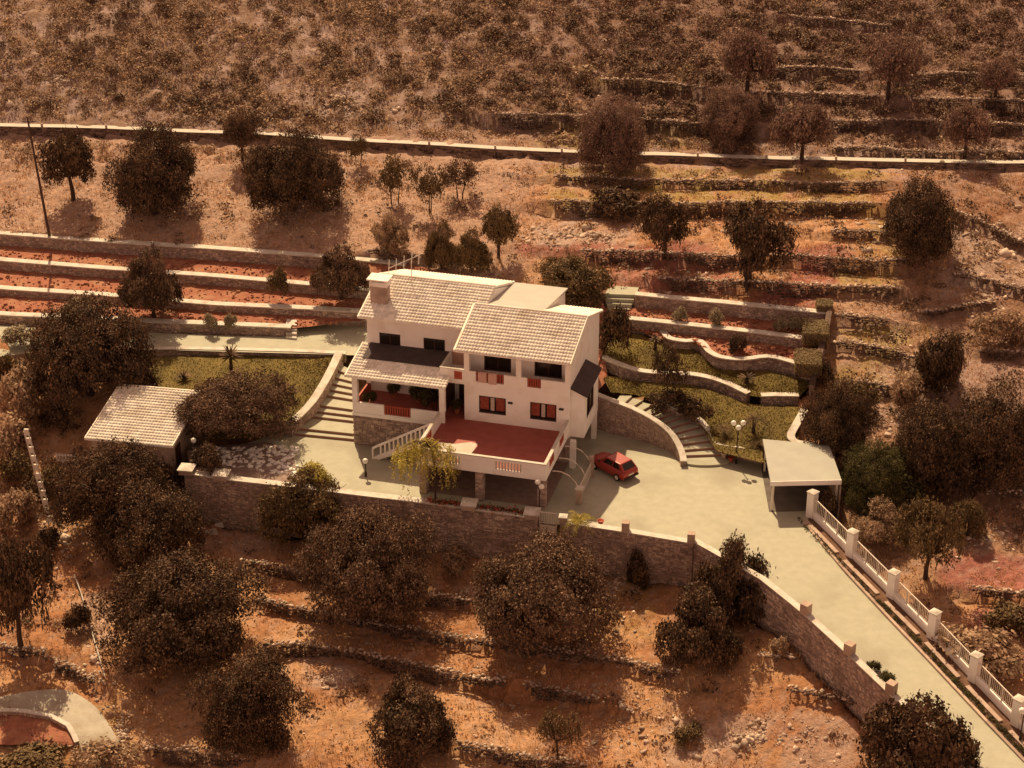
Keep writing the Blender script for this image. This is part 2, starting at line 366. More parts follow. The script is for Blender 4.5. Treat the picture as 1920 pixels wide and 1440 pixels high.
for x0, y0, x1, y1, k, a in [
 (1560,500,1830,730,'tan',.5),(1555,608,1740,735,'green',.7),(960,455,1330,482,'red',.9),(1130,480,1380,560,'red',.75),(1460,462,1590,486,'red',.9),(1470,505,1560,538,'red',.9),(1420,545,1550,580,'red',.85),
 (1560,500,1680,540,'green',.8),(1570,612,1680,640,'green',.5),(1000,240,1330,275,'green',.7),(1020,315,1650,338,'green',.8),(1030,352,1640,386,'green',.85),(1300,120,1330,150,'green',.6),(1100,120,1310,160,'green',.6),(1620,390,1700,500,'green',.6),
 (1770,1040,1940,1108,'red',.85),(1810,1140,1940,1185,'red',.8),(0,270,640,430,'tan',.5),(330,160,460,200,'pale',.8),(70,130,140,180,'pale',.9),(580,160,680,215,'pale',.7),(1000,410,1200,460,'pale',.8),
 (380,985,520,1040,'tan',.8),(1100,1060,1240,1200,'green',.35),(150,1110,230,1200,'pale',.5),(850,1100,960,1140,'pale',.5),(100,860,170,960,'tan',.8),(570,1230,680,1290,'pale',.6),(1250,1340,1600,1440,'pale',.55),(1640,680,1920,800,'hill2',.4),
 (0,1320,240,1460,'green',.35),(1780,420,1930,560,'pale',.55)]:
    sx, sy = 34.0, 9.0
    mk = np.clip((PXj-x0)/sx+.5, 0, 1)*np.clip((x1-PXj)/sx+.5, 0, 1)*np.clip((PYj-y0)/sy+.5, 0, 1)*np.clip((y1-PYj)/sy+.5, 0, 1)
    if k in ('pale', 'green', 'tan'): mk = mk*np.clip((vnoise(GX, GY, .8, int(x0+y0))-.3)*4, 0, 1)
    gc = lay(gc, mk, COLS[k], a)
gc = lay(gc, np.clip((vnoise(GX, GY, 2.3, 9)-.55)*8, 0, 1), COLS['pale'], .35)
ny, nx = GX.shape
idx = np.arange(nx*ny).reshape(ny, nx)
fq = np.stack([idx[:-1, :-1], idx[:-1, 1:], idx[1:, 1:], idx[1:, :-1]], -1).reshape(-1, 4)
me = mesh_np('ground', np.stack([GX, GY, GZ], -1).reshape(-1, 3), fq)
ca = me.color_attributes.new('soil', 'FLOAT_COLOR', 'POINT')
ca.data.foreach_set('color', np.concatenate([gc.reshape(-1, 3), np.ones((nx*ny, 1))], 1).astype(np.float32).ravel())
me.polygons.foreach_set('use_smooth', [True]*len(me.polygons))
mg = bpy.data.materials.new('hillside_soil'); mg.use_nodes = True
t = mg.node_tree; b = t.nodes['Principled BSDF']; b.inputs['Roughness'].default_value = .98; b.inputs['Specular IOR Level'].default_value = .1
at = t.nodes.new('ShaderNodeAttribute'); at.attribute_name = 'soil'
ge = t.nodes.new('ShaderNodeNewGeometry')
n1 = t.nodes.new('ShaderNodeTexNoise'); n1.inputs['Scale'].default_value = 2.6; n1.inputs['Detail'].default_value = 8; n1.inputs['Roughness'].default_value = .7
t.links.new(ge.outputs['Position'], n1.inputs['Vector'])
mr = t.nodes.new('ShaderNodeMapRange'); mr.inputs[1].default_value = .3; mr.inputs[2].default_value = .7; mr.inputs[3].default_value = .62; mr.inputs[4].default_value = 1.3
t.links.new(n1.outputs[0], mr.inputs[0])
hs = t.nodes.new('ShaderNodeHueSaturation'); t.links.new(at.outputs['Color'], hs.inputs['Color']); t.links.new(mr.outputs[0], hs.inputs['Value'])
t.links.new(hs.outputs[0], b.inputs['Base Color'])
bp = t.nodes.new('ShaderNodeBump'); bp.inputs['Distance'].default_value = .18; t.links.new(n1.outputs[0], bp.inputs['Height']); t.links.new(bp.outputs[0], b.inputs['Normal'])
struct(link('ground', me, mg))

# ------------------------------------------------------------------ sheets, walls
def resample(P, st=None, n=None):
    P = np.asarray(P, float); L = np.concatenate([[0], np.cumsum(np.linalg.norm(np.diff(P, axis=0), axis=1))])
    if n is None: n = max(2, int(round(L[-1]/st))+1)
    s = np.linspace(0, L[-1], n); return np.stack([np.interp(s, L, P[:, i]) for i in range(P.shape[1])], 1)
def smooth(P, n=6):
    P = [np.asarray(p, float) for p in P]; out = []
    Q = [2*P[0]-P[1]]+P+[2*P[-1]-P[-2]]
    for i in range(1, len(Q)-2):
        for k in range(n):
            t = k/n; a, b, c, d = Q[i-1], Q[i], Q[i+1], Q[i+2]
            out.append(.5*((2*b)+(-a+c)*t+(2*a-5*b+4*c-d)*t*t+(-a+3*b-3*c+d)*t**3))
    out.append(P[-1]); return np.array(out)
def sheet(name, Apts, Bpts, mat, n=40, m=10, bump=0.0, seed=1):
    a = resample(Apts, n=n); bb = resample(Bpts, n=n); k = np.linspace(0, 1, m)[:, None, None]
    P = a[None]*(1-k)+bb[None]*k
    if bump:
        P[..., 2] += (vnoise(P[..., 0], P[..., 1], 1.6, seed)-.5)*bump
    if name == 'lawn': LAWNP.append(P.copy())
    P = P.reshape(-1, 3); ii = np.arange(n*m).reshape(m, n)
    f = np.stack([ii[:-1, :-1], ii[:-1, 1:], ii[1:, 1:], ii[1:, :-1]], -1).reshape(-1, 4)
    o = link(name, mesh_np(name, P, f), mat); o.data.polygons.foreach_set('use_smooth', [True]*len(f)); return struct(o)
LAWNP = []
RS = random.Random(7)
def facing(mb, a, b, za0, za1, zb0, zb1, n, size=.3, proud=.045):
    """irregular stones set on the face from a to b (xy), between base and top heights"""
    a = np.array(a[:2]); b = np.array(b[:2]); L = np.linalg.norm(b-a); H = max(.2, ((za1-za0)+(zb1-zb0))/2)
    rows = max(1, int(round(H/(size*.8))))
    for r in range(rows):
        s = -RS.random()*size
        while s < L:
            wd = size*RS.uniform(.55, 2.0); s0, s1 = max(s, 0), min(s+wd, L); s += wd
            if s1-s0 < .06: continue
            g = .012; pr = proud*RS.uniform(.3, 1.5); dr = .42/rows; t0 = min(max(r/rows+RS.uniform(-dr, dr), 0), .97); t1 = min(max((r+1)/rows+RS.uniform(-dr, dr), t0+.5/rows), 1.0)
            j = lambda k: RS.uniform(-k, k)
            def pt(ss, tt, o):
                k = ss/L; z = (za0+(za1-za0)*tt)*(1-k)+(zb0+(zb1-zb0)*tt)*k; q = a+(b-a)*k+n*o
                return (q[0], q[1], z)
            bk = [pt(s0+g, t0+g/H, 0), pt(s1-g, t0+g/H, 0), pt(s1-g, t1-g/H, 0), pt(s0+g, t1-g/H, 0)]
            i = min(.045, .2*(s1-s0))
            fr = [pt(min(s0+g+i+j(.02), s1), min(t0+(g+i+j(.02))/H, 1), pr), pt(max(s1-g-i+j(.02), s0), t0+(g+i+j(.02))/H, pr), pt(max(s1-g-i+j(.02), s0), t1-(g+i+j(.02))/H, pr), pt(s0+g+i+j(.02), t1-(g+i+j(.02))/H, pr)]
            q = len(mb.v); mb.v += bk+fr
            mb.f += [(q+4, q+5, q+6, q+7)]+[(q+k, q+(k+1) % 4, q+4+(k+1) % 4, q+4+k) for k in range(4)]
def norms(P):
    d = np.gradient(P[:, :2], axis=0); d /= np.linalg.norm(d, axis=1)[:, None]; return np.stack([d[:, 1], -d[:, 0]], 1)
def masonry(name, label, P, base, th=.45, cap=.1, capw=.06, mat=None, size=.2, group=None, cat='wall', capmat=None, parent=None, back=False):
    """retaining wall along P (x,y,ztop), base: height number below top (h) or list of base z"""
    mat = mat or MSTONE; P = np.asarray(P, float); N = norms(P)
    zb = P[:, 2]-base if not hasattr(base, '__len__') else np.asarray(base, float)
    root = parent or empty(name, (P[0, 0], P[0, 1], zb[0]))
    off = np.array(root.location) if not parent else np.zeros(3)
    body = MB(); face = MB(); cp = MB()
    R = [P[i]-off for i in range(len(P))]; zB = zb-off[2]
    def p3(i, o, z): return (R[i][0]+N[i][0]*o, R[i][1]+N[i][1]*o, z)
    for i in range(len(P)-1):
        j = i+1
        body.hexa([p3(i, 0, zB[i]), p3(j, 0, zB[j]), p3(j, -th, zB[j]), p3(i, -th, zB[i])], [p3(i, 0, R[i][2]), p3(j, 0, R[j][2]), p3(j, -th, R[j][2]), p3(i, -th, R[i][2])])
        nn = (N[i]+N[j])/2
        facing(face, R[i], R[j], zB[i], R[i][2], zB[j], R[j][2], nn, size)
        if back: facing(face, p3(j, -th, 0), p3(i, -th, 0), zB[j], R[j][2], zB[i], R[i][2], -nn, size)
        if cap:
            cp.hexa([p3(i, .05+capw*.3, R[i][2]+.004), p3(j, .05+capw*.3, R[j][2]+.004), p3(j, -th-capw, R[j][2]+.004), p3(i, -th-capw, R[i][2]+.004)],
                    [p3(i, .05+capw*.3, R[i][2]+cap), p3(j, .05+capw*.3, R[j][2]+cap), p3(j, -th-capw, R[j][2]+cap), p3(i, -th-capw, R[i][2]+cap)])
    body.build('wall_core', MMORT, root); tag(face.build('stone_facing', mat, root), kind='stuff')
    if cap: cp.build('coping', capmat or MWC, root)
    if not parent: tag(root, label, cat, group)
    return root

# court and driveway
court = GL((345,893,0),(430,905,0),(560,920,0),(780,947,0),(880,958,0),(1005,975,0),(1050,984,0),(1170,1002,0),(1300,1024,0),(1437,1090,0))
courtb = GL((372,845,0),(470,830,0),(540,800,0),(640,760,0),(760,720,0),(960,760,0),(1120,800,0),(1275,830,0),(1430,845,0),(1560,870,0))
o = sheet('court', court, courtb, MCOURT, 60, 20)
# driveway ramp
DR_L = GL((1300,1026,0),(1437,1090,0),(1510,1160,-.4),(1590,1235,-.7),(1670,1310,-1.0),(1800,1440,-1.4),(2000,1640,-2.0))
DR_R = GL((1430,845,0),(1560,960,0),(1585,1050,-.3),(1660,1135,-.6),(1735,1215,-.95),(1850,1335,-1.35),(2060,1560,-2.0))
DR_L = [np.array((p[0], p[1], p[2]+.004)) for p in DR_L]; DR_R = [np.array((p[0], p[1], p[2]+.004)) for p in DR_R]
def strip2(name, a, bb, mat, m=8):
    a = np.array(a); bb = np.array(bb); P = []; n = len(a)
    k = np.linspace(0, 1, m)[:, None, None]; P = (a[None]*(1-k)+bb[None]*k).reshape(-1, 3); ii = np.arange(n*m).reshape(m, n)
    f = np.stack([ii[:-1, :-1], ii[:-1, 1:], ii[1:, 1:], ii[1:, :-1]], -1).reshape(-1, 4)
    return struct(link(name, mesh_np(name, P, f), mat))
strip2('driveway', DR_L, DR_R, MCOURT)

# left garden: lawn, path, soil terraces
LW_F = GL((345,815,.9),(400,825,.8),(470,820,.7),(548,800,.55),(600,735,1.2),(645,675,1.9))
LW_B = GL((270,672,1.5),(340,668,1.6),(420,666,1.6),(500,668,1.65),(580,670,1.7),(648,668,1.9))
sheet('lawn', LW_F, LW_B, MLAWN, 40, 20, .12, 4)
PATHF = GL((-40,672,2.0),(100,660,2.0),(280,655,2.0),(450,660,2.0),(640,665,2.0),(700,668,2.0)); PATHB = GL((-60,606,2.0),(100,616,2.0),(280,624,2.0),(450,630,2.0),(545,632,2.0),(565,607,2.0),(640,610,2.0),(720,614,2.0))
sheet('path', PATHF, PATHB, MCOURT, 40, 6)
masonry('garden_wall', 'low stone edging wall between the left lawn and the pale path', GL((270,656,2.0),(340,655,2.0),(450,657,2.0),(560,660,2.0),(648,664,2.0)), .75, th=.35, cap=.06)
WL = [([(-70,585),(0,592),(120,597),(280,605),(400,610),(545,616)], 2.65, 1.0, 'lowest stone terrace wall left of the house, beside the pale path'),
      ([(-70,535),(0,543),(200,556),(400,573),(560,580),(700,588)], 3.2, 1.4, 'second stone terrace wall up, left of the house'),
      ([(-70,480),(0,490),(200,506),(400,520),(560,534),(700,546)], 3.95, 1.0, 'third stone terrace wall up, left of the house'),
      ([(-70,434),(0,440),(200,455),(400,468),(600,483),(700,492),(760,498)], 4.95, 1.2, 'uppermost and longest stone terrace wall left of the house')]
tops = []
for pp, z, h, lab in WL:
    P = resample(GL(*[(x, y, z) for x, y in pp]), st=1.4); tops.append(P)
    masonry('terrace_wall', lab, P, h, th=.58, cap=.1, group='stone terrace walls of the left garden')
def back(P, d): 
    N = norms(P); Q = P.copy(); Q[:, :2] -= N*d; return Q
for i in range(3):
    nxt = tops[i+1].copy(); nxt[:, 2] = tops[i][0, 2]; sheet('soil_bed', back(tops[i], .2)-np.array([0, 0, .12]), back(nxt, .1)-np.array([0, 0, -.02]), MSOIL, 70, 6, .25, 20+i)
# strip behind the lowest wall's end, level with the path
# right garden
def wz(*p): return GL(*p)
R4 = smooth(wz((1118,667,2.95),(1150,682,2.9),(1195,697,2.8),(1250,703,2.7),(1300,705,2.65),(1350,717,2.55),(1400,740,2.4)), 4)
R5 = wz((1428,744,2.35),(1460,743,2.35),(1498,744,2.35))
R3 = smooth(wz((1238,622,3.7),(1252,636,3.7),(1285,642,3.7),(1310,642,3.7),(1325,660,3.7),(1350,672,3.7),(1395,676,3.7),(1440,671,3.7),(1480,680,3.7),(1522,694,3.7)), 3)
R2 = wz((1160,598,4.4),(1250,607,4.4),(1360,619,4.4),(1440,628,4.4),(1535,641,4.4))
R1 = wz((1190,554,5.4),(1280,563,5.4),(1370,571,5.4),(1460,580,5.4),(1550,589,5.4))
sheet('lawn', wz((1145,735,2.45),(1200,741,2.25),(1238,754,2.0),(1303,783,1.3),(1345,846,.9),(1430,868,.9),(1490,850,1.0)), wz((1128,704,2.5),(1160,708,2.4),(1195,716,2.2),(1300,722,2.0),(1400,756,1.8),(1440,762,1.8),(1510,762,1.8)), MLAWN, 50, 24, .12, 5)
sheet('lawn', [p-np.array([0, 0, .05]) for p in resample(np.vstack([R4, R5]), n=30)], wz((1105,640,3.4),(1160,616,3.5),(1240,640,3.2),(1300,655,3.1),(1345,694,2.9),(1440,696,2.85),(1525,716,2.85)), MLAWN, 60, 14, .1, 6)
masonry('garden_wall', 'curving low stone wall across the right lawn, from the house wall', R4, .95, th=.45, cap=.09)
masonry('garden_wall', 'short straight stone wall on the right lawn beside the palm', resample(R5, st=1), .8, th=.45, cap=.09)
masonry('garden_wall', 'wavy stone wall around the red flower bed above the right lawn', R3, 1.15, th=.4, cap=.09)
masonry('terrace_wall', 'lower of two straight stone terrace walls right of the house', resample(R2, st=1.4), 1.2, th=.52, cap=.09)
masonry('terrace_wall', 'upper of two straight stone terrace walls right of the house', resample(R1, st=1.4), 1.2, th=.55, cap=.09)
r2 = np.array(R2); r2b = r2.copy(); r2b[:, 2] = 3.65
sheet('soil_bed', resample(R3, n=40)-np.array([0, .15, .1]), resample(back(r2b, .1), n=40), MSOIL, 60, 7, .2, 31)
r1b = np.array(R1).copy(); r1b[:, 2] = 4.4
sheet('soil_bed', back(np.array(R2), .2)-np.array([0, 0, .1]), back(r1b, .1), MSOIL, 60, 7, .25, 32)
masonry('boundary_wall', 'dark boundary wall running downhill at the right end of the garden terraces', resample(wz((1553,575,5.8),(1545,620,5.0),(1535,655,4.4),(1524,695,3.8),(1518,722,3.1)), st=1), 1.5, th=.3, cap=.05, capmat=MDRY, mat=MDRY)
masonry('garden_wall', 'pale low corner wall of the lawn beside the carport', smooth(wz((1503,768,2.0),(1488,795,1.7),(1477,818,1.4),(1490,832,1.3),(1530,838,1.3)), 4), .6, th=.45, cap=.1)
# ivy-covered piers at the terrace ends
# front retaining wall with pillars
fr = wz((345,888,.35),(430,901,.35),(560,915,.35),(660,928,.35),(780,942,.35),(880,955,.35),(1008,974,.35))
froot = empty('retaining_wall', (fr[0][0], fr[0][1], -3.6))
def local(pts, root): return [np.array(p)-np.array(root.location) for p in pts]
def wall_into(root, P, base, **k):
    return masonry('', '', resample(local(P, root), st=1.6), base, parent=root, **k)
P = resample(fr, st=1.6); wall_into(froot, P, 4.1, th=.5, cap=.08)
fr2 = wz((1050,980,.3),(1110,989,.3),(1170,998,.3),(1300,1020,.3))
wall_into(froot, resample(fr2, st=1.6), 3.9, th=.4, cap=.08)
g0 = wz((1006,974,-.3),(1052,981,-.3)); wall_into(froot, g0, 3.3, th=.5, cap=0)
def pillar(root, p, w, h, z0, mat=MW, capped=True, rz=-.15, name='pillar'):
    m = MB(); c, s = math.cos(rz), math.sin(rz); q = np.array(p)-np.array(root.location)
    def sq(w, z): return [(q[0]+c*a*w-s*b_*w, q[1]+s*a*w+c*b_*w, z-root.location[2]) for a, b_ in ((-.5, -.5), (.5, -.5), (.5, .5), (-.5, .5))]
    m.hexa(sq(w, z0), sq(w, z0+h))
    o = m.build(name, mat, root)
    if capped:
        k = MB(); k.hexa(sq(w*1.18, z0+h+.003), sq(w*1.18, z0+h+.08)); k.hexa(sq(w*1.1, z0+h+.083), sq(w*.35, z0+h+.17))
        c2 = k.build('pillar_cap', MWC, o)
    return o
for (x, y) in ((350,889),(415,899),(880,955),(998,972),(1056,981)):
    p = G(x, y, .35); pillar(froot, p+np.array([0, .25, 0]), .95 if x != 1056 else .5, .35, .36, MSTONE2)
for (x, y) in ((1173,999),(1296,1020)):
    p = G(x, y, .3); pillar(froot, p+np.array([0, .2, 0]), .5, .75, .30, MSTONE2, False)
tag(froot, 'long stone retaining wall below the house court with capped pillars', 'wall')
# wall along the driveway
dl = wz((1300,1016,.35),(1425,1086,.35),(1505,1150,.0),(1588,1226,-.35),(1668,1302,-.65),(1800,1432,-1.05),(2000,1632,-1.65))
droot = empty('retaining_wall', (dl[0][0], dl[0][1], -4))
P = resample(local(dl, droot), st=1.5); n_ = len(P)
masonry('', '', P, np.linspace(-3.4, -5.0, n_)+4, parent=droot, th=.35, cap=.07)
for (x, y, z) in ((1508,1153,-.02),(1590,1228,-.36),(1668,1302,-.65),(1750,1384,-.9)):
    pillar(droot, G(x, y, z)+np.array([.1, .15, 0]), .55, .75, z+.01, MSTONE2, False, -.75)
tag(droot, 'stone retaining wall along the lower left side of the driveway', 'wall')

# small white gates in the front wall
def gate(x0, x1, py, z0, hgt_, label, rz=-.15, mat=MMETAL):
    a = G(x0, py, z0); b_ = G(x1, py+(x1-x0)*.12, z0); L = float(np.linalg.norm((b_-a)[:2]))
    r = empty('garden_gate', a, math.atan2(b_[1]-a[1], b_[0]-a[0]))
    m = MB(); m.box(0, L, -.03, .03, 0, .06); m.box(0, L, -.03, .03, hgt_-.06, hgt_); m.box(0, .06, -.03, .03, .06, hgt_-.06); m.box(L-.06, L, -.03, .03, .06, hgt_-.06); m.box(.06, L-.06, -.025, .025, hgt_*.5, hgt_*.5+.05)
    m.box(L/2-.03, L/2+.03, -.028, .028, .06, hgt_-.06)
    m.build('gate_frame', mat, r)
    p = MB(); p.box(.06, L-.06, -.01, .01, .06, hgt_*.42); p.build('gate_panel', mat, r)
    n = 9
    for i in range(n):
        x = .06+(L-.12)*(i+.5)/n
        if abs(x-L/2) < .05: continue
        k = MB(); k.box(x-.015, x+.015, -.015, .015, hgt_*.42, hgt_-.06); k.build('bar', mat, r)
    tag(r, label, 'gate')
gate(1011, 1044, 1000, -.9, 1.75, 'small white barred gate in the front wall below the terrace corner')
gate(371, 402, 913, -.75, 1.35, 'small grey barred gate at the left end of the front wall', mat=MSTONE2)

# right-hand boundary fence of the driveway
FP = [(1521,967,.05),(1595,1042,-.2),(1672,1119,-.5),(1748,1195,-.8),(1825,1276,-1.1),(1905,1359,-1.38),(1988,1443,-1.68)]
fw_ = wz(*FP); fence = empty('boundary_fence', fw_[0])
for p in fw_: pillar(fence, p, .55, 2.05, p[2]-.2, MW, True, -.8)
for i in range(len(fw_)-1):
    a, b_ = fw_[i]-fw_[0], fw_[i+1]-fw_[0]; d = b_-a; L = np.linalg.norm(d[:2]); e = d/L; n = np.array([e[1], -e[0], 0])
    a2, b2 = a+e*.3, b_-e*.3
    def bar(s0, s1, z0, z1, th, off=0):
        p0, p1 = a2+(b2-a2)*s0+n*(off-th/2), a2+(b2-a2)*s1+n*(off-th/2); q0, q1 = p0+n*th, p1+n*th; Z = lambda p, z: (p[0], p[1], p[2]+z)
        m = MB(); m.hexa([Z(q0, z0), Z(q1, z0), Z(p1, z0), Z(p0, z0)], [Z(q0, z1), Z(q1, z1), Z(p1, z1), Z(p0, z1)]); return m
    bar(0, 1, -.3, .5, .2).build('plinth', MW, fence)
    bar(0, 1, 1.5, 1.56, .06).build('rail', MMETAL, fence); bar(0, 1, .66, .7, .05).build('rail', MMETAL, fence)
    for s in (.33, .66): bar(s-.012, s+.012, .5, 1.5, .05).build('upright', MMETAL, fence)
    g_ = MB(); k = 22
    for q in range(k):
        s = (q+.5)/k; m = bar(s-.005, s+.005, .7, 1.5, .02); g_.f += [tuple(x+len(g_.v) for x in f) for f in m.f]; g_.v += m.v
    tag(g_.build('picket_grille', MMETAL, fence), kind='stuff')
    pw = bar(.03, .95, -.3, .14, .3, .75); o = pw.build('planter_wall', MSTONE2, fence)
tag(fence, 'white pillared boundary fence with railings along the right side of the driveway', 'fence')
kb = MB(); P = np.array([(p[0], p[1], p[2]) for p in DR_R[1:]]); N = norms(P)
kerb_pts = wz((1506,981,.0),(1585,1072,-.3),(1660,1153,-.6),(1735,1232,-.95),(1850,1355,-1.35),(1960,1470,-1.75))
P = np.array(kerb_pts); N = norms(P)
for i in range(len(P)-1):
    j = i+1; p3 = lambda i, o, z: (P[i][0]+N[i][0]*o, P[i][1]+N[i][1]*o, P[i][2]+z)
    kb.hexa([p3(i, .08, -.3), p3(j, .08, -.3), p3(j, -.1, -.3), p3(i, -.1, -.3)], [p3(i, .08, .13), p3(j, .08, .13), p3(j, -.1, .13), p3(i, -.1, .13)])
struct(kb.build('kerb', MSTONE2))
PB = np.array([G(x+14, y-14, z) for x, y, z in FP[:1]+FP[1:]])
sheet('planting_strip', P+np.array([.15, .1, .06]), resample(np.array(fw_)+np.array([0, 0, .02]), n=12), M('border_soil', (.16, .09, .06), (.11, .06, .04), 2, .98, .05, 8), 40, 6, .12, 44)

# ------------------------------------------------------------------ house
TH = math.radians(15); HO = G(1017, 950, 0)
house = empty('house', HO, -TH)
def Hw(u, v, z): return HO+np.array([math.cos(TH)*u+math.sin(TH)*v, -math.sin(TH)*u+math.cos(TH)*v, z])
def hb(name, mat, *boxes, parent=None):
    m = MB()
    for bx in boxes: m.box(*bx)
    return m.build(name, mat, parent or house)
def holed(name, mat, u0, u1, v0, v1, z0, z1, holes, parent=None):
    us = sorted(set([u0, u1]+[h[0] for h in holes]+[h[1] for h in holes])); zs = sorted(set([z0, z1]+[max(z0, h[2]) for h in holes]+[min(z1, h[3]) for h in holes]))
    m = MB()
    for i in range(len(us)-1):
        run = None
        for j in range(len(zs)-1):
            uc, zc = (us[i]+us[i+1])/2, (zs[j]+zs[j+1])/2
            solid = not any(h[0] < uc < h[1] and h[2] < zc < h[3] for h in holes)
            if solid: run = (run[0], zs[j+1]) if run else (zs[j], zs[j+1])
            if (not solid or j == len(zs)-2) and run: m.box(us[i], us[i+1], v0, v1, run[0], run[1]); run = None
    return m.build(name, mat, parent or house)
def window(u0, u1, v, z0, z1, style='dark', nm='window'):
    wdw = hb(nm, MDOOR, (u0, u1, v+.06, v+.12, z0, z0+.07), (u0, u1, v+.06, v+.12, z1-.07, z1), (u0, u0+.07, v+.06, v+.12, z0+.07, z1-.07), (u1-.07, u1, v+.06, v+.12, z0+.07, z1-.07), ((u0+u1)/2-.04, (u0+u1)/2+.04, v+.06, v+.12, z0+.07, z1-.07))
    hb('pane', MGLASS, (u0+.07, (u0+u1)/2-.04, v+.085, v+.095, z0+.07, z1-.07), parent=wdw)
    hb('pane', MGLASS, ((u0+u1)/2+.04, u1-.07, v+.085, v+.095, z0+.07, z1-.07), parent=wdw)
    hb('sill', MSHADE, (u0+.002, u1-.002, v-.03, v+.055, z0+.002, z0+.07), parent=wdw)
    if style == 'shutter':
        w3 = (u1-u0)
        hb('shutter', MCURT, (u0+.1, u0+w3*.36, v+.02, v+.055, z0+.3, z1-.08), parent=wdw)
        hb('shutter', MCURT, (u1-w3*.36, u1-.1, v+.02, v+.055, z0+.3, z1-.08), parent=wdw)
        hb('lace_curtain', MLACE, (u0+w3*.43, u0+w3*.57, v+.03, v+.055, z0+.25, z1-.1), parent=wdw)
    return wdw
# terrace
hb('terrace_slab', MW, (-9.0, .35, -.5, 6.2, 2.36, 2.65))
hb('terrace_floor', MRED, (-8.85, .2, -.35, 6.19, 2.654, 2.668))
def L2(px, py, z):
    p = G(px, py, z)-HO; return (p[0]*math.cos(TH)-p[1]*math.sin(TH), p[0]*math.sin(TH)+p[1]*math.cos(TH))
m = MB(); patch = [(-8.05, .4), (-5.53, .4), (-5.44, 2.85), (-6.0, 3.0), (-7.0, 2.45), (-8.2, 2.35)]  # outline of the sunlit floor between the house shadows, painted pale
m.prism(patch, 2, 2.672, 2.68); tag(m.build('painted_sun_patch', MPALE, house), label='painted sunlit patch on the red terrace floor')
# parapet with barred openings
par = holed('terrace_parapet', MW, -9.0, .35, -.5, -.35, 2.65, 3.6, [(-7.7, -5.75, 2.78, 3.42), (-3.3, -1.35, 2.78, 3.42)])
hb('parapet_coping', MWC, (-9.04, .39, -.54, -.31, 3.604, 3.68), (-9.04, -8.81, -.306, 4.9, 3.604, 3.68), (.16, .39, -.306, 6.2, 3.604, 3.68), parent=par)
for (u0, u1) in ((-7.7, -5.75), (-3.3, -1.35)):
    for k in range(9):
        u = u0+(u1-u0)*(k+.5)/9; hb('baluster', MTERRA if False else MWC, (u-.07, u+.07, -.48, -.37, 2.782, 3.418), parent=par)
lp = MB()
for (v0, v1, z0, z1) in ((-.35, .5, 2.65, 3.6), (.5, 2.9, 2.65, 2.8), (.5, 2.9, 3.45, 3.6), (2.9, 4.9, 2.65, 3.6)): lp.box(-9.0, -8.85, v0, v1, z0, z1)
lp = lp.build('side_parapet', MW, house)
for k in range(8): v = .5+2.4*(k+.5)/8; hb('baluster', MREDP, (-8.98, -8.87, v-.06, v+.06, 2.802, 3.448), parent=lp)
rp = MB()
for (v0, v1, z0, z1) in ((-.35, .5, 2.65, 3.6), (.5, 1.9, 2.65, 2.8), (.5, 1.9, 3.45, 3.6), (1.9, 3.4, 2.65, 3.6), (3.4, 4.9, 2.65, 2.8), (3.4, 4.9, 3.45, 3.6), (4.9, 6.2, 2.65, 3.6)): rp.box(.2, .35, v0, v1, z0, z1)
rp = rp.build('side_parapet', MW, house)
for v0 in (.5, 3.4):
    for k in range(5): v = v0+1.45*(k+.5)/5; hb('baluster', MREDP, (.22, .33, v-.06, v+.06, 2.802, 3.448), parent=rp)
# columns of the car shelter under the terrace
for (u, v) in ((-8.55, -.1), (-4.45, -.1), (0.0, -.1)):
    m = MB(); m.box(u-.27, u+.27, v-.27, v+.27, -.05, 2.357); c_ = m.build('column', MMORT, house)
    f = MB()
    for a, b_, nn in (((u-.27, v-.27), (u+.27, v-.27), (0, -1)), ((u+.27, v-.27), (u+.27, v+.27), (1, 0)), ((u-.27, v+.27), (u-.27, v-.27), (-1, 0))):
        facing(f, a, b_, 0, 2.33, 0, 2.33, np.array(nn), .3, .03)
    tag(f.build('stone_facing', MSTONE2, c_), kind='stuff')
hb('column', MW, (.55, .95, 5.75, 6.12, -.05, 2.2)); hb('column', MW, (1.05, 1.4, 10.5, 10.85, -.05, 2.19))
hb('garage_floor_shade', MMORT, (-8.78, .3, -.1, 6.53, .006, .02))  # dark sheet, the shade under the terrace put into the floor colour
hb('garage_wall', MSTONE, (-9.0, -.2, 6.6, 6.85, -.05, 2.19), (-.2, .0, 6.85, 15.5, -.05, 2.19), (-9.0, -8.8, .2, 6.6, -.05, 2.355))
hb('garage_door', MDOOR, (-7.6, -4.9, 6.54, 6.597, 0, 2.0)); hb('garage_door', MDOOR, (-3.9, -1.0, 6.54, 6.597, 0, 2.0))
hb('floor_slab', MW, (-7.4, .4, 6.203, 15.5, 2.2, 2.645))
# main block
W1, W2 = (-6.31, -4.3, 3.4, 4.76), (-2.51, -.57, 3.39, 4.75)
holed('front_wall', MW, -7.4, .4, 6.2, 6.45, 2.648, 5.65, [W1, W2])
for (a, b_, c_, d_) in (W1, W2): tag(window(a, b_, 6.2, c_, d_, 'shutter'), label='dark window with red shutters and lace curtain')
for u, z in ((-3.95, 4.5), (-.2, 4.5)): hb('wall_light', MDARKM, (u-.16, u+.16, 6.05, 6.197, z-.06, z+.05))
bal = holed('balcony_parapet', MW, -7.4, .4, 6.2, 6.36, 5.653, 6.6, [(-6.53, -4.45, 5.85, 7), (-2.73, -1.72, 5.9, 7)])
for (u0, u1, n) in ((-6.53, -4.45, 11), (-2.73, -1.72, 6)):
    hb('rail', MREDP, (u0, u1, 6.25, 6.31, 6.5, 6.56), parent=bal)
    for k in range(n): u = u0+(u1-u0)*(k+.5)/n; hb('baluster', MREDP, (u-.045, u+.045, 6.25, 6.31, 5.9, 6.497), parent=bal)
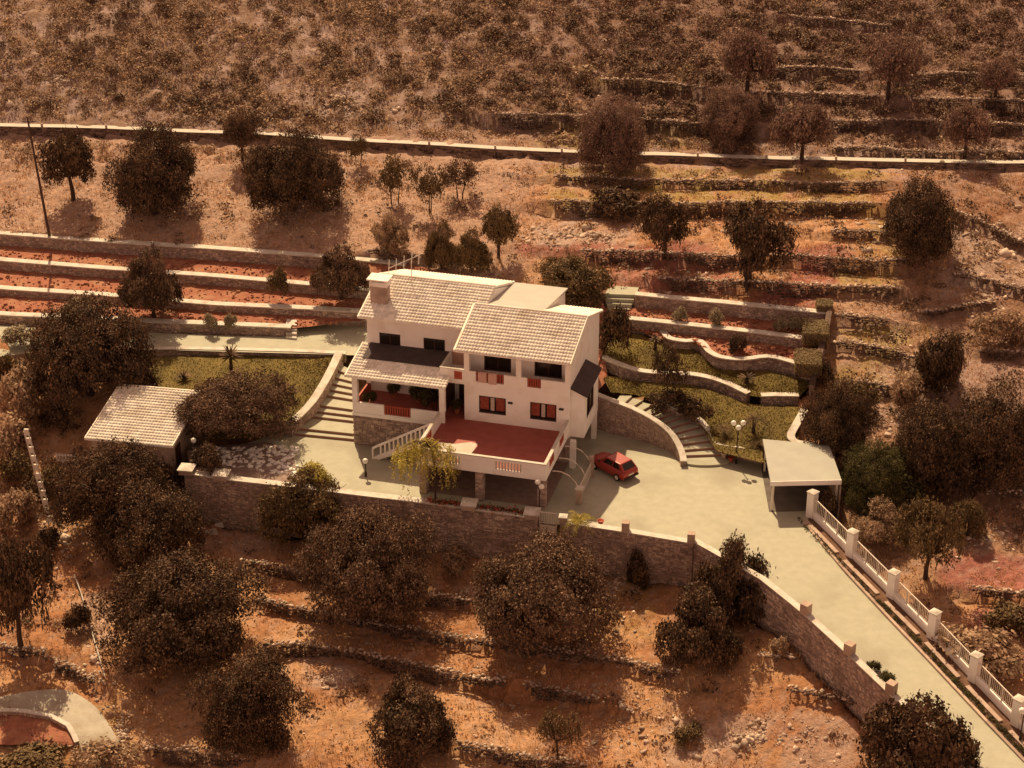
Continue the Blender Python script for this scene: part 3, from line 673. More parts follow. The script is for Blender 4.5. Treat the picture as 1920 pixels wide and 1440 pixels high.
hb('balcony_floor', MRED, (-7.38, .38, 6.365, 7.8, 5.6, 5.7))
for u0 in (-7.4, -3.56, .03): hb('post', MW, (u0, u0+.37, 6.2, 6.55, 6.603, 8.28))
hb('eave_beam', MW, (-7.4, .4, 6.21, 6.54, 8.283, 8.5))
holed('balcony_wall', MW, -7.4, .38, 7.8, 8.0, 5.7, 8.9, [(-6.36, -4.34, 6.05, 7.35), (-2.61, -.58, 6.05, 7.3)])
for a, b_ in ((-6.36, -4.34), (-2.61, -.58)): window(a, b_, 7.8, 6.05, 7.35 if a < -5 else 7.3)
# gable walls (polygons in v,z)
m = MB(); m.prism([(6.46, 2.65), (15.5, 2.65), (15.5, 7.95), (10.6, 9.68), (8.0, 9.0), (8.0, 5.65), (6.46, 5.65)], 0, .15, .4); m.prism([(6.56, 6.6), (6.56, 8.5), (7.99, 8.98), (7.99, 6.6)], 0, .19, .397); m.prism([(6.37, 5.72), (6.37, 6.6), (7.99, 6.6), (7.99, 5.72)], 0, .24, .396)
m.build('gable_wall', MW, house)
hb('back_wall', MW, (-7.4, .148, 15.25, 15.5, 0, 7.9))
hb('inner_wall', MW, (-7.4, -7.2, 6.455, 8.85, 2.648, 5.6), (-7.4, -7.2, 8.003, 10.6, 5.72, 9.2))
# bay on the right gable
m = MB(); m.prism([(.403, 2.2), (1.4, 2.2), (1.4, 5.55), (.403, 6.0)], 1, 6.5, 6.7); m.prism([(.403, 2.2), (1.4, 2.2), (1.4, 5.55), (.403, 6.0)], 1, 10.8, 11.0)
for (v0, v1, z0, z1) in ((6.7, 7.3, 2.2, 5.55), (9.6, 10.8, 2.2, 5.55), (7.3, 9.6, 2.2, 3.3), (7.3, 9.6, 5.0, 5.55)): m.box(1.2, 1.4, v0, v1, z0, z1)
m.box(.403, 1.2, 6.7, 10.8, 2.2, 2.4)
bay = m.build('bay_window', MW, house)
hb('pane', MGLASS, (1.26, 1.29, 7.3, 9.6, 3.3, 5.0), parent=bay); hb('frame', MDOOR, (1.3, 1.36, 7.3, 7.42, 3.3, 5.0), (1.3, 1.36, 9.48, 9.6, 3.3, 5.0), (1.3, 1.36, 7.42, 9.48, 3.3, 3.42), (1.3, 1.36, 7.42, 9.48, 4.9, 5.0), (1.3, 1.36, 8.4, 8.5, 3.42, 4.9), parent=bay)
m = MB(); m.prism([(.403, 6.06), (.403, 6.2), (1.62, 5.66), (1.62, 5.52)], 1, 6.35, 11.1); tag(m.build('bay_roof', MSHADE, house), label='dark slate lean-to roof over the bay window')
# left wing: porch over stone base
hb('base_core', MMORT, (-15.6, -8.95, 5.25, 9.0, -.05, 2.4))
f = MB(); facing(f, (-15.6, 5.25), (-8.95, 5.25), 0, 2.4, 0, 2.4, np.array((0, -1)), .27, .06); facing(f, (-15.6, 9.0), (-15.6, 5.25), 0, 2.4, 0, 2.4, np.array((-1, 0)), .27, .06)
tag(f.build('stone_base', MSTONE, house), kind='stuff', label='brown rubble stone base under the porch')
hb('porch_slab', MW, (-15.65, -8.6, 5.18, 8.9, 2.403, 2.65)); hb('porch_floor', MRED, (-15.45, -8.8, 5.36, 8.89, 2.653, 2.668))
pp = holed('porch_parapet', MW, -15.6, -8.6, 5.2, 5.35, 2.67, 3.5, [(-13.2, -11.17, 2.75, 4)])
hb('rail', MREDP, (-13.2, -11.17, 5.24, 5.31, 3.42, 3.48), parent=pp)
for k in range(11): u = -13.2+2.03*(k+.5)/11; hb('baluster', MREDP, (u-.045, u+.045, 5.24, 5.31, 2.752, 3.418), parent=pp)
hb('side_parapet', MREDP, (-15.58, -15.45, 5.36, 8.89, 2.67, 3.45))
for u0 in (-15.6, -9.0): hb('post', MW, (u0, u0+.4, 5.2, 5.55, 3.503, 5.4))
hb('post', MW, (-15.6, -15.3, 8.4, 8.88, 3.46, 5.4))
hb('porch_beam', MW, (-15.6, -8.6, 5.2, 5.55, 5.403, 5.68), (-15.6, -15.35, 5.553, 8.88, 5.403, 5.68))
PW = [(-14.2, -12.2, 3.7, 4.9), (-9.9, -9.2, 2.7, 4.8)]
holed('porch_wall', MW, -15.6, -8.0, 8.9, 9.15, 2.67, 6.2, PW)
window(-14.2, -12.2, 8.9, 3.7, 4.9); hb('porch_door', MDOOR, (-9.9, -9.2, 8.95, 9.0, 2.7, 4.8))
UWN = [(-14.67, -13.04, 6.5, 7.5), (-11.27, -9.63, 6.5, 7.5)]
holed('left_wing_wall', MW, -15.6, -7.4, 8.9, 9.15, 6.203, 8.85, UWN)
for h in UWN: window(h[0], h[1], 8.9, h[2], h[3])
m = MB(); m.prism([(9.0, -.05), (18.3, -.05), (18.3, 8.1), (13.2, 10.0), (9.151, 8.98), (9.151, 2.4), (9.0, 2.4)], 0, -15.6, -15.35); m.build('side_wall', MW, house)
m = MB(); m.prism([(10.6, 9.0), (18.3, 8.0), (18.3, 8.1), (13.2, 10.02), (10.6, 9.4)], 0, -7.2, -7.0); m.build('roof_gable', MW, house)
hb('back_wall', MW, (-15.35, -2.9, 18.05, 18.3, 0, 8.0)); m = MB(); m.prism([(15.5, 0), (18.05, 0), (18.05, 8.1), (15.5, 8.7), (11.5, 9.5), (11.5, 9.0), (15.5, 7.5)], 0, -3.1, -2.9); m.build('stair_tower_wall', MW, house)
# entrance between porch and main block
hb('entrance_wall', MW, (-9.0, -7.4, 8.9-.25, 8.897, 2.67, 5.5)); hb('entrance_door', MDOOR, (-8.5, -7.6, 8.58, 8.647, 2.67, 4.8)); hb('entrance_side_wall', MDOOR, (-8.95, -8.83, 5.56, 8.6, 3.0, 5.4))
hb('entrance_floor', MRED, (-8.8, -7.4, 6.2, 8.6, 2.5, 2.672))
hb('small_balcony_slab', MW, (-9.2, -7.405, 6.2, 8.9, 5.5, 5.65))
sb = holed('small_balcony_parapet', MW, -9.2, -7.405, 6.2, 6.34, 5.653, 6.62, [(-8.15, -7.55, 5.85, 6.5)]); hb('side', MW, (-9.2, -9.05, 6.343, 8.89, 5.653, 6.62), parent=sb)
hb('grille', MREDP, (-8.15, -7.55, 6.25, 6.29, 5.85, 6.5), parent=sb); hb('coping', MWC, (-9.23, -7.405, 6.17, 6.37, 6.623, 6.68), (-9.23, -9.02, 6.373, 8.89, 6.623, 6.68), parent=sb)
hb('balcony_door', MDOOR, (-7.46, -7.403, 6.9, 7.7, 5.66, 7.7)); hb('balcony_side_wall', M('pink_render', (.62, .38, .3), (.55, .33, .26), 1.2), (-9.03, -7.48, 8.84, 8.897, 5.66, 6.9))
# roofs with real tiles
def tiles(name, u0, u1, v0, z0, v1, z1, parent=house, tw=.235, rl=.36, slab=.1, mat=None):
    """tiled slope from eave (v0,z0) up to (v1,z1)"""
    L = math.hypot(v1-v0, z1-z0); dv, dz = (v1-v0)/L, (z1-z0)/L; nv, nz_ = -dz, dv
    if dv < 0: nv, nz_ = -nv, -nz_
    m = MB(); m.prism([(v0, z0-slab), (v1, z1-slab), (v1, z1), (v0, z0)], 0, u0, u1)
    base = m.build(name, MW, parent)
    nr = int(round(L/rl)); nc = int(round((u1-u0)/tw)); rl2 = L/nr; tw2 = (u1-u0)/nc
    prof = [(0.0, .006), (.12, .01), (.3, .035), (.55, .045), (.8, .033), (.94, .008), (1.0, .006)]
    V = []; Fc = []
    rr = random.Random(name+str(u0))
    for r in range(nr):
        for c in range(nc):
            j = rr.uniform(-.012, .012); n0 = len(V)
            for e, (s, lift) in enumerate(((r*rl2-.03+j, .048), ((r+1)*rl2+.02, 0.0))):
                for (q, h) in prof:
                    hh = h+lift+.006; V.append((u0+(c+q)*tw2, v0+dv*s+nv*hh, z0+dz*s+nz_*hh))
            k = len(prof)
            for (q, h) in prof: V.append((u0+(c+q)*tw2, v0+dv*(r*rl2-.03+j)+nv*.004, z0+dz*(r*rl2-.03+j)+nz_*.004))
            for i in range(k-1):
                Fc.append((n0+i, n0+i+1, n0+k+i+1, n0+k+i)); Fc.append((n0+2*k+i, n0+2*k+i+1, n0+i+1, n0+i))
    o = link('roof_tiles', mesh_np('roof_tiles', V, Fc), mat or MTILE, base); tag(o, kind='stuff'); return base
tiles('main_roof', -7.8, .55, 5.4, 8.5, 10.6, 9.83)
tiles('main_roof_back', -2.9, .55, 15.85, 8.0, 10.6, 9.83)
tiles('left_roof', -15.95, -7.85, 8.1, 8.93, 13.2, 10.2); tiles('left_roof_top', -7.85, -7.0, 10.75, 9.6, 13.2, 10.2)
tiles('left_roof_back', -15.95, -6.95, 18.6, 8.25, 13.2, 10.2)
m = MB(); m.prism([(10.62, 9.62), (18.6, 8.12), (18.6, 8.24), (10.62, 9.8)], 0, -6.93, -2.75); m.build('stair_roof', MPLAIN, house)
tiles('porch_roof', -15.9, -8.4, 4.8, 5.75, 6.1, 5.99); tiles('porch_roof', -15.9, -9.24, 6.1, 6.0, 8.9, 6.5)
m = MB(); m.prism([(6.95, 6.24), (8.88, 6.585), (8.88, 6.63), (6.95, 6.285)], 0, -15.35, -9.3); tag(m.build('dark_roof_section', MSHADE, house), label='dark slate section of the upper porch roof with shade put into its colour')  # dark slate slab, with the upper wing's shade put into its colour
m = MB()
for (u0, u1, v, z) in ((-7.8, .55, 10.6, 9.86), (-15.95, -7.0, 13.2, 10.23)):
    m.tube([(u0, v, z), (u1, v, z)], .12, 8)
m.build('ridge_tiles', MTILE, house)
m = MB(); m.prism([(5.4, 8.45), (10.6, 9.78), (10.6, 9.92), (5.4, 8.6)], 0, -7.95, -7.8); m.build('verge_board', MTILE, house); m = MB(); m.prism([(5.4, 8.40), (10.6, 9.73), (15.85, 7.9), (15.85, 8.04), (10.6, 9.88), (5.4, 8.56)], 0, .55, .62); m.build('verge_board', MTILE, house); m = MB(); m.prism([(8.1, 8.85), (13.2, 10.1), (18.6, 8.15), (18.6, 8.3), (13.2, 10.27), (8.1, 9.0)], 0, -16.05, -15.95); m.build('verge_board', MTILE, house); m = MB(); m.prism([(4.8, 5.66), (8.9, 6.4), (8.9, 6.58), (4.8, 5.84)], 0, -16.0, -15.9)
m.build('verge_board', MTILE, house)
ch = hb('chimney', MSTONE, (-15.55, -14.3, 9.75, 10.6, 8.8, 10.75)); hb('chimney_top', MW, (-15.6, -14.25, 9.7, 10.65, 10.753, 11.1), (-15.75, -14.1, 9.55, 10.8, 11.25, 11.36), (-15.55, -15.4, 9.75, 10.6, 11.1, 11.25), (-14.45, -14.3, 9.75, 10.6, 11.1, 11.25), parent=ch)
# terrace stair with white balusters
st = empty('tmp'); bpy.data.objects.remove(st)
stair = hb('terrace_stair', MW)
b0, b1 = (-13.55, 3.15), (-8.98, 4.6)    # u range; climbs along u
ns = 15
for k in range(ns):
    u0 = -13.4+4.45*k/ns; z1_ = 2.65*(k+1)/ns; hb('step', MCOURT, (u0, u0+4.45/ns-.001, 3.55, 4.9, max(0, z1_-.5), z1_-.002), parent=stair)
m = MB(); m.prism([(-13.5, -.02), (-13.1, -.02), (-8.98, 2.1), (-8.98, 2.75), (-13.5, .12)], 1, 3.38, 3.545); m.build('stringer', MW, stair)
m = MB(); m.prism([(-13.5, .8), (-13.3, .95), (-8.98, 3.45), (-8.98, 3.6), (-13.35, 1.08), (-13.6, .9), (-13.6, 0), (-13.5, 0)], 1, 3.37, 3.55); m.build('hand_rail', MW, stair)
for k in range(12):
    u = -13.1+4.0*(k+.5)/12; zb = .12+(u+13.5)*2.63/4.52; hb('baluster', MW, (u-.055, u+.055, 3.4, 3.53, zb, zb+.76), parent=stair)
tag(house, 'white two storey villa with pale tiled roofs, stone base and red floored terrace', 'house')
# towels over the balcony rail, antenna
for u0, lab in ((-6.35, 'left of two pink towels hung over the balcony rail'), (-5.6, 'right of two pink towels hung over the balcony rail')):
    m = MB(); n = 8
    prof = [(6.34, 5.95), (6.34, 6.5), (6.32, 6.6), (6.24, 6.6), (6.17, 6.5), (6.165, 5.78+.06*(u0 < -6))]
    for j in range(n):
        for i in range(len(prof)-1):
            def q(jj, ii):
                v, z = prof[ii]; return Hw(u0+.62*jj/n, v+.015*math.sin(jj*1.9+ii), z)
            m.quad(q(j, i), q(j+1, i), q(j+1, i+1), q(j, i+1))
    o = m.build('towel', MTOWEL); s_ = o.modifiers.new('t', 'SOLIDIFY'); s_.thickness = .012; tag(o, lab, 'towel')
ant = empty('tv_antenna', Hw(-13.2, 12.4, 9.98), -TH)
m = MB(); m.tube([(0, 0, 0), (0, 0, 1.9)], .03); m.build('mast', MMETAL, ant)
m = MB(); m.tube([(-1.7, -.3, 1.25), (.5, .5, 2.25)], .035); m.build('boom', MMETAL, ant)
for k, (t_, l) in enumerate(((0.02, .75), (.25, .6), (.5, .55), (.75, .5), (.98, .8))):
    c_ = np.array((-1.7, -.3, 1.25))*(1-t_)+np.array((.5, .5, 2.25))*t_; d = np.array((-.2, .75, .5)); d /= np.linalg.norm(d)
    m = MB(); m.tube([c_-d*l, c_+d*l], .022); m.build('element', MMETAL, ant)
tag(ant, 'white television antenna on the left roof beside the chimney', 'antenna')

# ------------------------------------------------------------------ outbuilding, carport, water tank
z = 2.35
ob_c = GL((160,823,1.75),(322,838,1.75),(352,740,2.55),(214,722,2.55))
# local frame of the hut
a, b_, c_, d_ = ob_c; e = (b_-a)[:2]; wdt = np.linalg.norm(e); ang = math.atan2(e[1], e[0]); nrm = np.array([-math.sin(ang), math.cos(ang)]); dep = float(np.dot((d_-a)[:2], nrm))
hut = empty('outbuilding', (a[0], a[1], -.7), ang)
sk = float(np.dot((d_-a)[:2], e/wdt))
m = MB(); m.prism([(.3, -.6), (dep-.3, -.6), (dep-.3, 3.1), (.3, 2.4)], 0, .25, .45); m.prism([(.3, -.6), (dep-.3, -.6), (dep-.3, 3.1), (.3, 2.4)], 0, wdt-.45, wdt-.25); m.box(.45, wdt-.45, .3, .5, -.6, 2.38); m.box(.45, wdt-.45, dep-.5, dep-.3, -.6, 3.05); m.build('walls', MSTONE2, hut)
tiles('roof', 0, wdt, 0, 2.45, dep, 3.25, parent=hut)
m = MB(); m.prism([(0, 2.36), (dep, 3.16), (dep, 3.34), (0, 2.56)], 0, wdt, wdt+.08); m.build('verge_board', MTILE, hut); m = MB(); m.prism([(0, 2.36), (dep, 3.16), (dep, 3.34), (0, 2.56)], 0, -.08, 0); m.build('verge_board', MTILE, hut); m = MB(); m.box(-.05, wdt+.05, dep, dep+.12, 3.15, 3.36); m.build('ridge_board', MTILE, hut)
hb('door', MDOOR, (wdt-.245, wdt-.2, 1.2, 2.2, -.4, 1.7), parent=hut)
tag(hut, 'small outbuilding with pale tiled roof left of the house', 'outbuilding')

cz = 2.45; cc = GL((1445,903,cz),(1578,900,cz),(1555,835,cz),(1430,823,cz)); c0 = cc[0].copy(); c0[2] = 0
port = empty('carport', c0)
q = [p-c0 for p in cc]; m = MB(); m.hexa([(p[0], p[1], p[2]-.14) for p in q], [tuple(p) for p in q]); m.build('roof', M('carport_roof', (.40, .41, .36), (.37, .37, .33), .9, .9, .01, 6), port)
cen = sum(q)/4
m = MB(); m.prism([(p[0]*.98+cen[0]*.02, p[1]*.98+cen[1]*.02) for p in q], 2, .008, .02); m.build('floor', M('dark_concrete', (.15, .125, .11), (.11, .09, .08), 1.5, .9), port)  # floor sheet under the roof, darker than the court concrete
m = MB(); p, r_ = q[0], q[1]; m.hexa([(p[0], p[1]-.05, cz-.34), (r_[0], r_[1]-.05, cz-.34), (r_[0], r_[1]-.003, cz-.34), (p[0], p[1]-.003, cz-.34)], [(p[0], p[1]-.05, cz+.02), (r_[0], r_[1]-.05, cz+.02), (r_[0], r_[1]-.003, cz+.02), (p[0], p[1]-.003, cz+.02)]); m.build('fascia', MW, port)
for i in range(4):
    p = q[i]*.9+cen*.1; m = MB(); m.box(p[0]-.07, p[0]+.07, p[1]-.07, p[1]+.07, -.1, cz-.143); m.build('post', MMETAL, port)
m = MB(); p, r_ = q[1]*.97+cen*.03, q[2]*.97+cen*.03; m.hexa([(p[0], p[1], -.8), (p[0]+.12, p[1], -.8), (r_[0]+.12, r_[1], -.8), (r_[0], r_[1], -.8)], [(p[0], p[1], 1.9), (p[0]+.12, p[1], 1.9), (r_[0]+.12, r_[1], 1.9), (r_[0], r_[1], 1.9)]); m.build('side_panel', MSTONE2, port)
m = MB(); p, r_ = q[2]*.97+cen*.03, q[3]*.97+cen*.03; m.hexa([(r_[0], r_[1], -.3), (p[0], p[1], -.3), (p[0], p[1]+.12, -.3), (r_[0], r_[1]+.12, -.3)], [(r_[0], r_[1], 2.28), (p[0], p[1], 2.28), (p[0], p[1]+.12, 2.28), (r_[0], r_[1]+.12, 2.28)]); m.build('shade_panel', MDOOR, port)  # rear panel added to darken the space under the roof
for k in range(3):
    f_ = .25+.25*k; p, r_ = q[0]*(1-f_)+q[1]*f_, q[3]*(1-f_)+q[2]*f_
    m = MB(); m.tube([(p[0], p[1], cz-.2), (r_[0], r_[1], cz-.2)], .05, 4); m.build('rafter', MMETAL, port)
tag(port, 'open carport with flat pale roof at the top of the driveway', 'carport')

tk = GL((22,668,2.3),(82,660,2.3),(260,655,2.3),(250,622,2.3),(70,617,2.3),(8,617,2.3)); t0 = tk[0].copy(); t0[2] = 0.3
tank = empty('water_tank', t0); m = MB(); m.prism([(p[0]-t0[0], p[1]-t0[1]) for p in tk], 2, -1.2, 2.02); m.build('tank_wall', MSTONE2, tank)
m = MB(); m.prism([((p[0]-t0[0]), (p[1]-t0[1])) for p in tk], 2, 2.024, 2.1); m.build('tank_cover', MCOURT, tank); tag(tank, 'low flat concrete water tank at the left behind the dark tree', 'tank')

# ------------------------------------------------------------------ stairs
def steps_between(root, Lp, Rp, zs, mat, off, thick=.6):
    for i in range(len(zs)-1):
        a, b_, c_, d_ = Lp[i], Rp[i], Rp[i+1], Lp[i+1]; z = zs[i]
        m = MB(); P4 = [np.array((p[0]-off[0], p[1]-off[1])) for p in (a, b_, c_, d_)]
        m.hexa([(*p, z-thick-off[2]) for p in P4], [(*p, z-off[2]) for p in P4]); sp = m.build('step', mat, root)
        e = P4[1]-P4[0]; e = e/np.linalg.norm(e); nn = np.array((e[1], -e[0])); rh = (zs[0] if i == 0 else zs[i]-zs[i-1]); m = MB(); q0, q1 = P4[0]+e*.05, P4[1]-e*.05
        m.hexa([(*(q0+nn*.03), z-rh-off[2]+.004), (*(q1+nn*.03), z-rh-off[2]+.004), (*(q1+nn*.002), z-rh-off[2]+.004), (*(q0+nn*.002), z-rh-off[2]+.004)], [(*(q0+nn*.03), z-.03-off[2]), (*(q1+nn*.03), z-.03-off[2]), (*(q1+nn*.002), z-.03-off[2]), (*(q0+nn*.002), z-.03-off[2])]); m.build('riser', MRISE, sp)
ys = [822,812,788,778,767,748,737,726,715,703,690]; xl = [556,562,574,580,588,600,607,615,624,634,642]
zs = [.18*(i+1) for i in range(11)]
Lp = [G(x-4, y-10, z) for x, y, z in zip(xl, ys, zs)]; Rp = [G(664, y+1, z) for y, z in zip(ys, zs)]
lst = empty('garden_stair', G(610, 822, 0)); steps_between(lst, Lp, Rp, zs, MCOURT, lst.location)
tag(lst, 'wide shallow pale steps climbing between the left lawn and the house', 'stairs')
cw = smooth(wz((546,797,1.0),(565,782,1.15),(590,756,1.5),(612,722,1.9),(628,692,2.25),(642,662,2.5)), 4)
masonry('garden_wall', 'curved pale wall between the left lawn and the wide steps', cw, np.linspace(.0, 1.4, len(cw)), th=.5, cap=.09, mat=MSTONE2)
def dens(P, n): return resample(smooth(P, 5), n=n)
n = 14
LE = dens(wz((1276,868,0),(1274,855,.28),(1266,835,.76),(1252,815,1.2),(1230,797,1.6),(1205,782,1.96),(1175,768,2.2),(1148,757,2.4)), n)
RE = dens(wz((1368,868,0),(1345,845,.24),(1325,815,.76),(1300,785,1.2),(1265,772,1.6),(1228,758,1.96),(1195,745,2.2),(1165,735,2.4)), n)
zs = [2.4*(i+1)/n for i in range(n)]
rst = empty('garden_stair', G(1320, 868, 0)); steps_between(rst, LE, RE, zs, MCOURT, rst.location, .9)
tag(rst, 'curving pale steps climbing to the right lawn behind the house', 'stairs')
m = MB(); ctr = (LE[0]+RE[0])/2; rad = np.linalg.norm(LE[0]-RE[0])/2; pts = []
for k in range(15):
    t_ = -math.pi*k/14; pts.append((ctr[0]+rad*math.cos(t_)*1.0, ctr[1]+.1+rad*.4*math.sin(t_)))
m.prism([(p[0]-rst.location[0], p[1]-rst.location[1]) for p in pts[::-1]], 2, -.1, .16); m.build('step', MCOURT, rst)
sw = dens(wz((1108,738,2.65),(1145,753,2.65),(1175,764,2.45),(1205,778,2.2),(1230,793,1.85),(1252,811,1.45),(1266,831,1.0),(1275,852,.6),(1277,866,.4)), 22)
masonry('garden_wall', 'tall curved stone retaining wall holding the right garden steps', sw, np.full(22, -.1), th=.35, cap=.09, mat=MSTONE2)
masonry('garden_wall', 'stone kerb wall on the lawn side of the right garden steps', dens(wz((1240,757,2.15),(1270,768,1.85),(1303,782,1.5),(1328,812,1.1),(1342,832,.95)), 10), .7, th=.3, cap=.08, mat=MSTONE2)
masonry('garden_wall', 'low pinkish stone wall behind the three globe lamp', resample(wz((1342,834,.95),(1390,841,.95),(1440,850,.95)), st=1), 1.0, th=.4, cap=.1, mat=MSTONE2)
st4 = empty('garden_stair', G(1165, 575, 4.3))
for k in range(4):
    p = [G(x, y, 4.45+.26*k) for x, y in ((1140-2*k, 578-9*k),(1180+4*k, 580-9*k),(1186+4*k, 566-9*k),(1150-2*k, 562-9*k))]
    m = MB(); off = st4.location; m.hexa([(v[0]-off[0], v[1]-off[1], v[2]-off[2]-.5) for v in p], [(v[0]-off[0], v[1]-off[1], v[2]-off[2]) for v in p]); m.build('step', MCOURT, st4)
tag(st4, 'short flight of pale steps at the end of the upper right terrace wall', 'stairs')
st5 = empty('garden_stair', G(548, 638, 2.0))
for k in range(4):
    p = [G(x, y, 2.15+.17*k) for x, y in ((536, 632-8*k),(556, 634-8*k),(557, 624-8*k),(538, 622-8*k))]
    m = MB(); off = st5.location; m.hexa([(v[0]-off[0], v[1]-off[1], v[2]-off[2]-.6) for v in p], [(v[0]-off[0], v[1]-off[1], v[2]-off[2]) for v in p]); m.build('step', MWC, st5)
tag(st5, 'tiny white steps at the end of the lowest left terrace wall', 'stairs')

# ------------------------------------------------------------------ lane across the hill
RP = resample(ROAD, st=1.2); zr = hgt(RP[:, 0], RP[:, 1]); N = norms(RP)
zup = hgt(RP[:, 0]-N[:, 0]*.6, RP[:, 1]-N[:, 1]*.6); zr = np.maximum(zr, zup)+.12
k_ = np.ones(9)/9; zr = np.convolve(np.pad(zr, 4, 'edge'), k_, 'valid'); RP[:, 2] = zr
fo = RP.copy(); fo[:, :2] += N*.1; ba = RP.copy(); ba[:, :2] -= N*.72
strip2('road', fo, ba, M('lane_concrete', (.56, .52, .46), (.5, .46, .4), 1, .95), 4)
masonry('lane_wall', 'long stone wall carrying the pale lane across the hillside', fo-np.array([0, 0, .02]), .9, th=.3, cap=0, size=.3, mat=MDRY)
mk = MB(); mk.prism([(-.09, -.09), (.09, -.09), (.09, .09), (-.09, .09)], 2, -.1, .3); mk.v = [(x*(.8 if z > .3 else 1), y*(.8 if z > .3 else 1), z) for x, y, z in mk.v]
mkm = None
for i in range(6, len(RP)-6, 5):
    if mkm is None:
        o = mk.build('marker_stone', MSTONE); mkm = o.data
    else: o = link('marker_stone', mkm, None)
    o.location = (fo[i][0]-N[i][0]*.12, fo[i][1]-N[i][1]*.12, zr[i]); tag(o, 'small upright marker stone on the lower edge of the lane', 'marker', 'marker stones along the lane')

# dry stone walls as heaps of real stones
def rockmesh(seed, sub=1):
    import bmesh
    bm = bmesh.new(); bmesh.ops.create_icosphere(bm, subdivisions=sub, radius=1); r = random.Random(seed)
    for v in bm.verts: v.co *= r.uniform(.72, 1.18)
    bmesh.ops.delete(bm, geom=list(bm.verts), context='VERTS')
    for _ in range(11):
        d = Vector((r.gauss(0, 1), r.gauss(0, 1), r.gauss(0, 1))).normalized()*r.uniform(.8, 1.1); bm.verts.new(d)
    bmesh.ops.convex_hull(bm, input=list(bm.verts)); bm.verts.ensure_lookup_table(); bm.verts.index_update()
    bmesh.ops.triangulate(bm, faces=list(bm.faces)); bm.verts.index_update()
    V = np.array([v.co[:] for v in bm.verts]); Fc = np.array([[v.index for v in f.verts] for f in bm.faces]); bm.free(); return V, Fc
ROCKS = [rockmesh(i) for i in range(8)]
def rocks(name, pos, size, mat, seed=0, flat=.7):
    rng = np.random.RandomState(seed); VV = []; FF = []; n = 0
    for i in range(len(pos)):
        V, Fc = ROCKS[rng.randint(8)]; a = rng.rand()*6.28; s = size[i]*np.array([1, rng.uniform(.6, 1), flat*rng.uniform(.7, 1.2)])
        W_ = V*s; W_ = np.stack([W_[:, 0]*math.cos(a)-W_[:, 1]*math.sin(a), W_[:, 0]*math.sin(a)+W_[:, 1]*math.cos(a), W_[:, 2]], 1)+pos[i]
        VV.append(W_); FF.append(Fc+n); n += len(V)
    return link(name, mesh_np(name, np.vstack(VV), np.vstack(FF)), mat)
# yard between the back of the house and the hillside
sheet('back_yard', [Hw(-17, 17.5, 2.05), Hw(-14, 18, 2.2), Hw(-8, 18, 2.8), Hw(-3, 16, 2.8), Hw(.2, 15, 2.8), Hw(.2, 13, 2.7), Hw(.2, 11, 2.5), Hw(.3, 10.6, 2.4)],
      GL((690,492,4.9),(760,494,4.95),(900,526,5.05),(1110,545,5.2),(1135,575,4.35),(1150,598,4.1),(1132,660,3.0),(1140,712,2.35)), MSOIL, 50, 14, .15, 71)
rngw = np.random.RandomState(5)
for wi, (P, h_, lab) in enumerate(DW):
    Q = resample(P, st=.19); N = norms(Q); pos = []; sz = []
    ztop = hgt(Q[:, 0]-N[:, 0]*.55, Q[:, 1]-N[:, 1]*.55)
    for r in range(max(2, int(h_/.2)+2)):
        for i in range(len(Q)):
            e_ = min(i, len(Q)-1-i)*.19
            if rngw.rand() < .08 or r*.2 > h_*min(1, .25+e_/1.6)*(.8+.35*math.sin(i*.13+wi)): continue
            o_ = rngw.uniform(-.05, .05)+.27
            pos.append((Q[i, 0]+N[i, 0]*o_, Q[i, 1]+N[i, 1]*o_, ztop[i]+.08-r*.2+rngw.uniform(-.05, .05))); sz.append(rngw.uniform(.11, .2))
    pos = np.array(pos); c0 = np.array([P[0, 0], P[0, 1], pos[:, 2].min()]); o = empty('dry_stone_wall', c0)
    tag(rocks('shaded_courses', pos-c0, sz, MDRY, wi), kind='stuff').parent = o  # wall faces in dark stone, their shade put into the colour
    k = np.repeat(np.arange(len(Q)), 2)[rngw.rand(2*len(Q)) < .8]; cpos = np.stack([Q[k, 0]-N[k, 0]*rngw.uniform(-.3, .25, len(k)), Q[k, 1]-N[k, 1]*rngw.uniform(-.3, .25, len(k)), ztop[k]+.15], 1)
    tag(rocks('lit_caps', cpos-c0, rngw.uniform(.1, .2, len(k)), MROCK, wi+50), kind='stuff').parent = o; tag(o, lab, 'stone wall', 'dry stone terrace walls')  # paler stones on top, the lit wall tops put into the colour

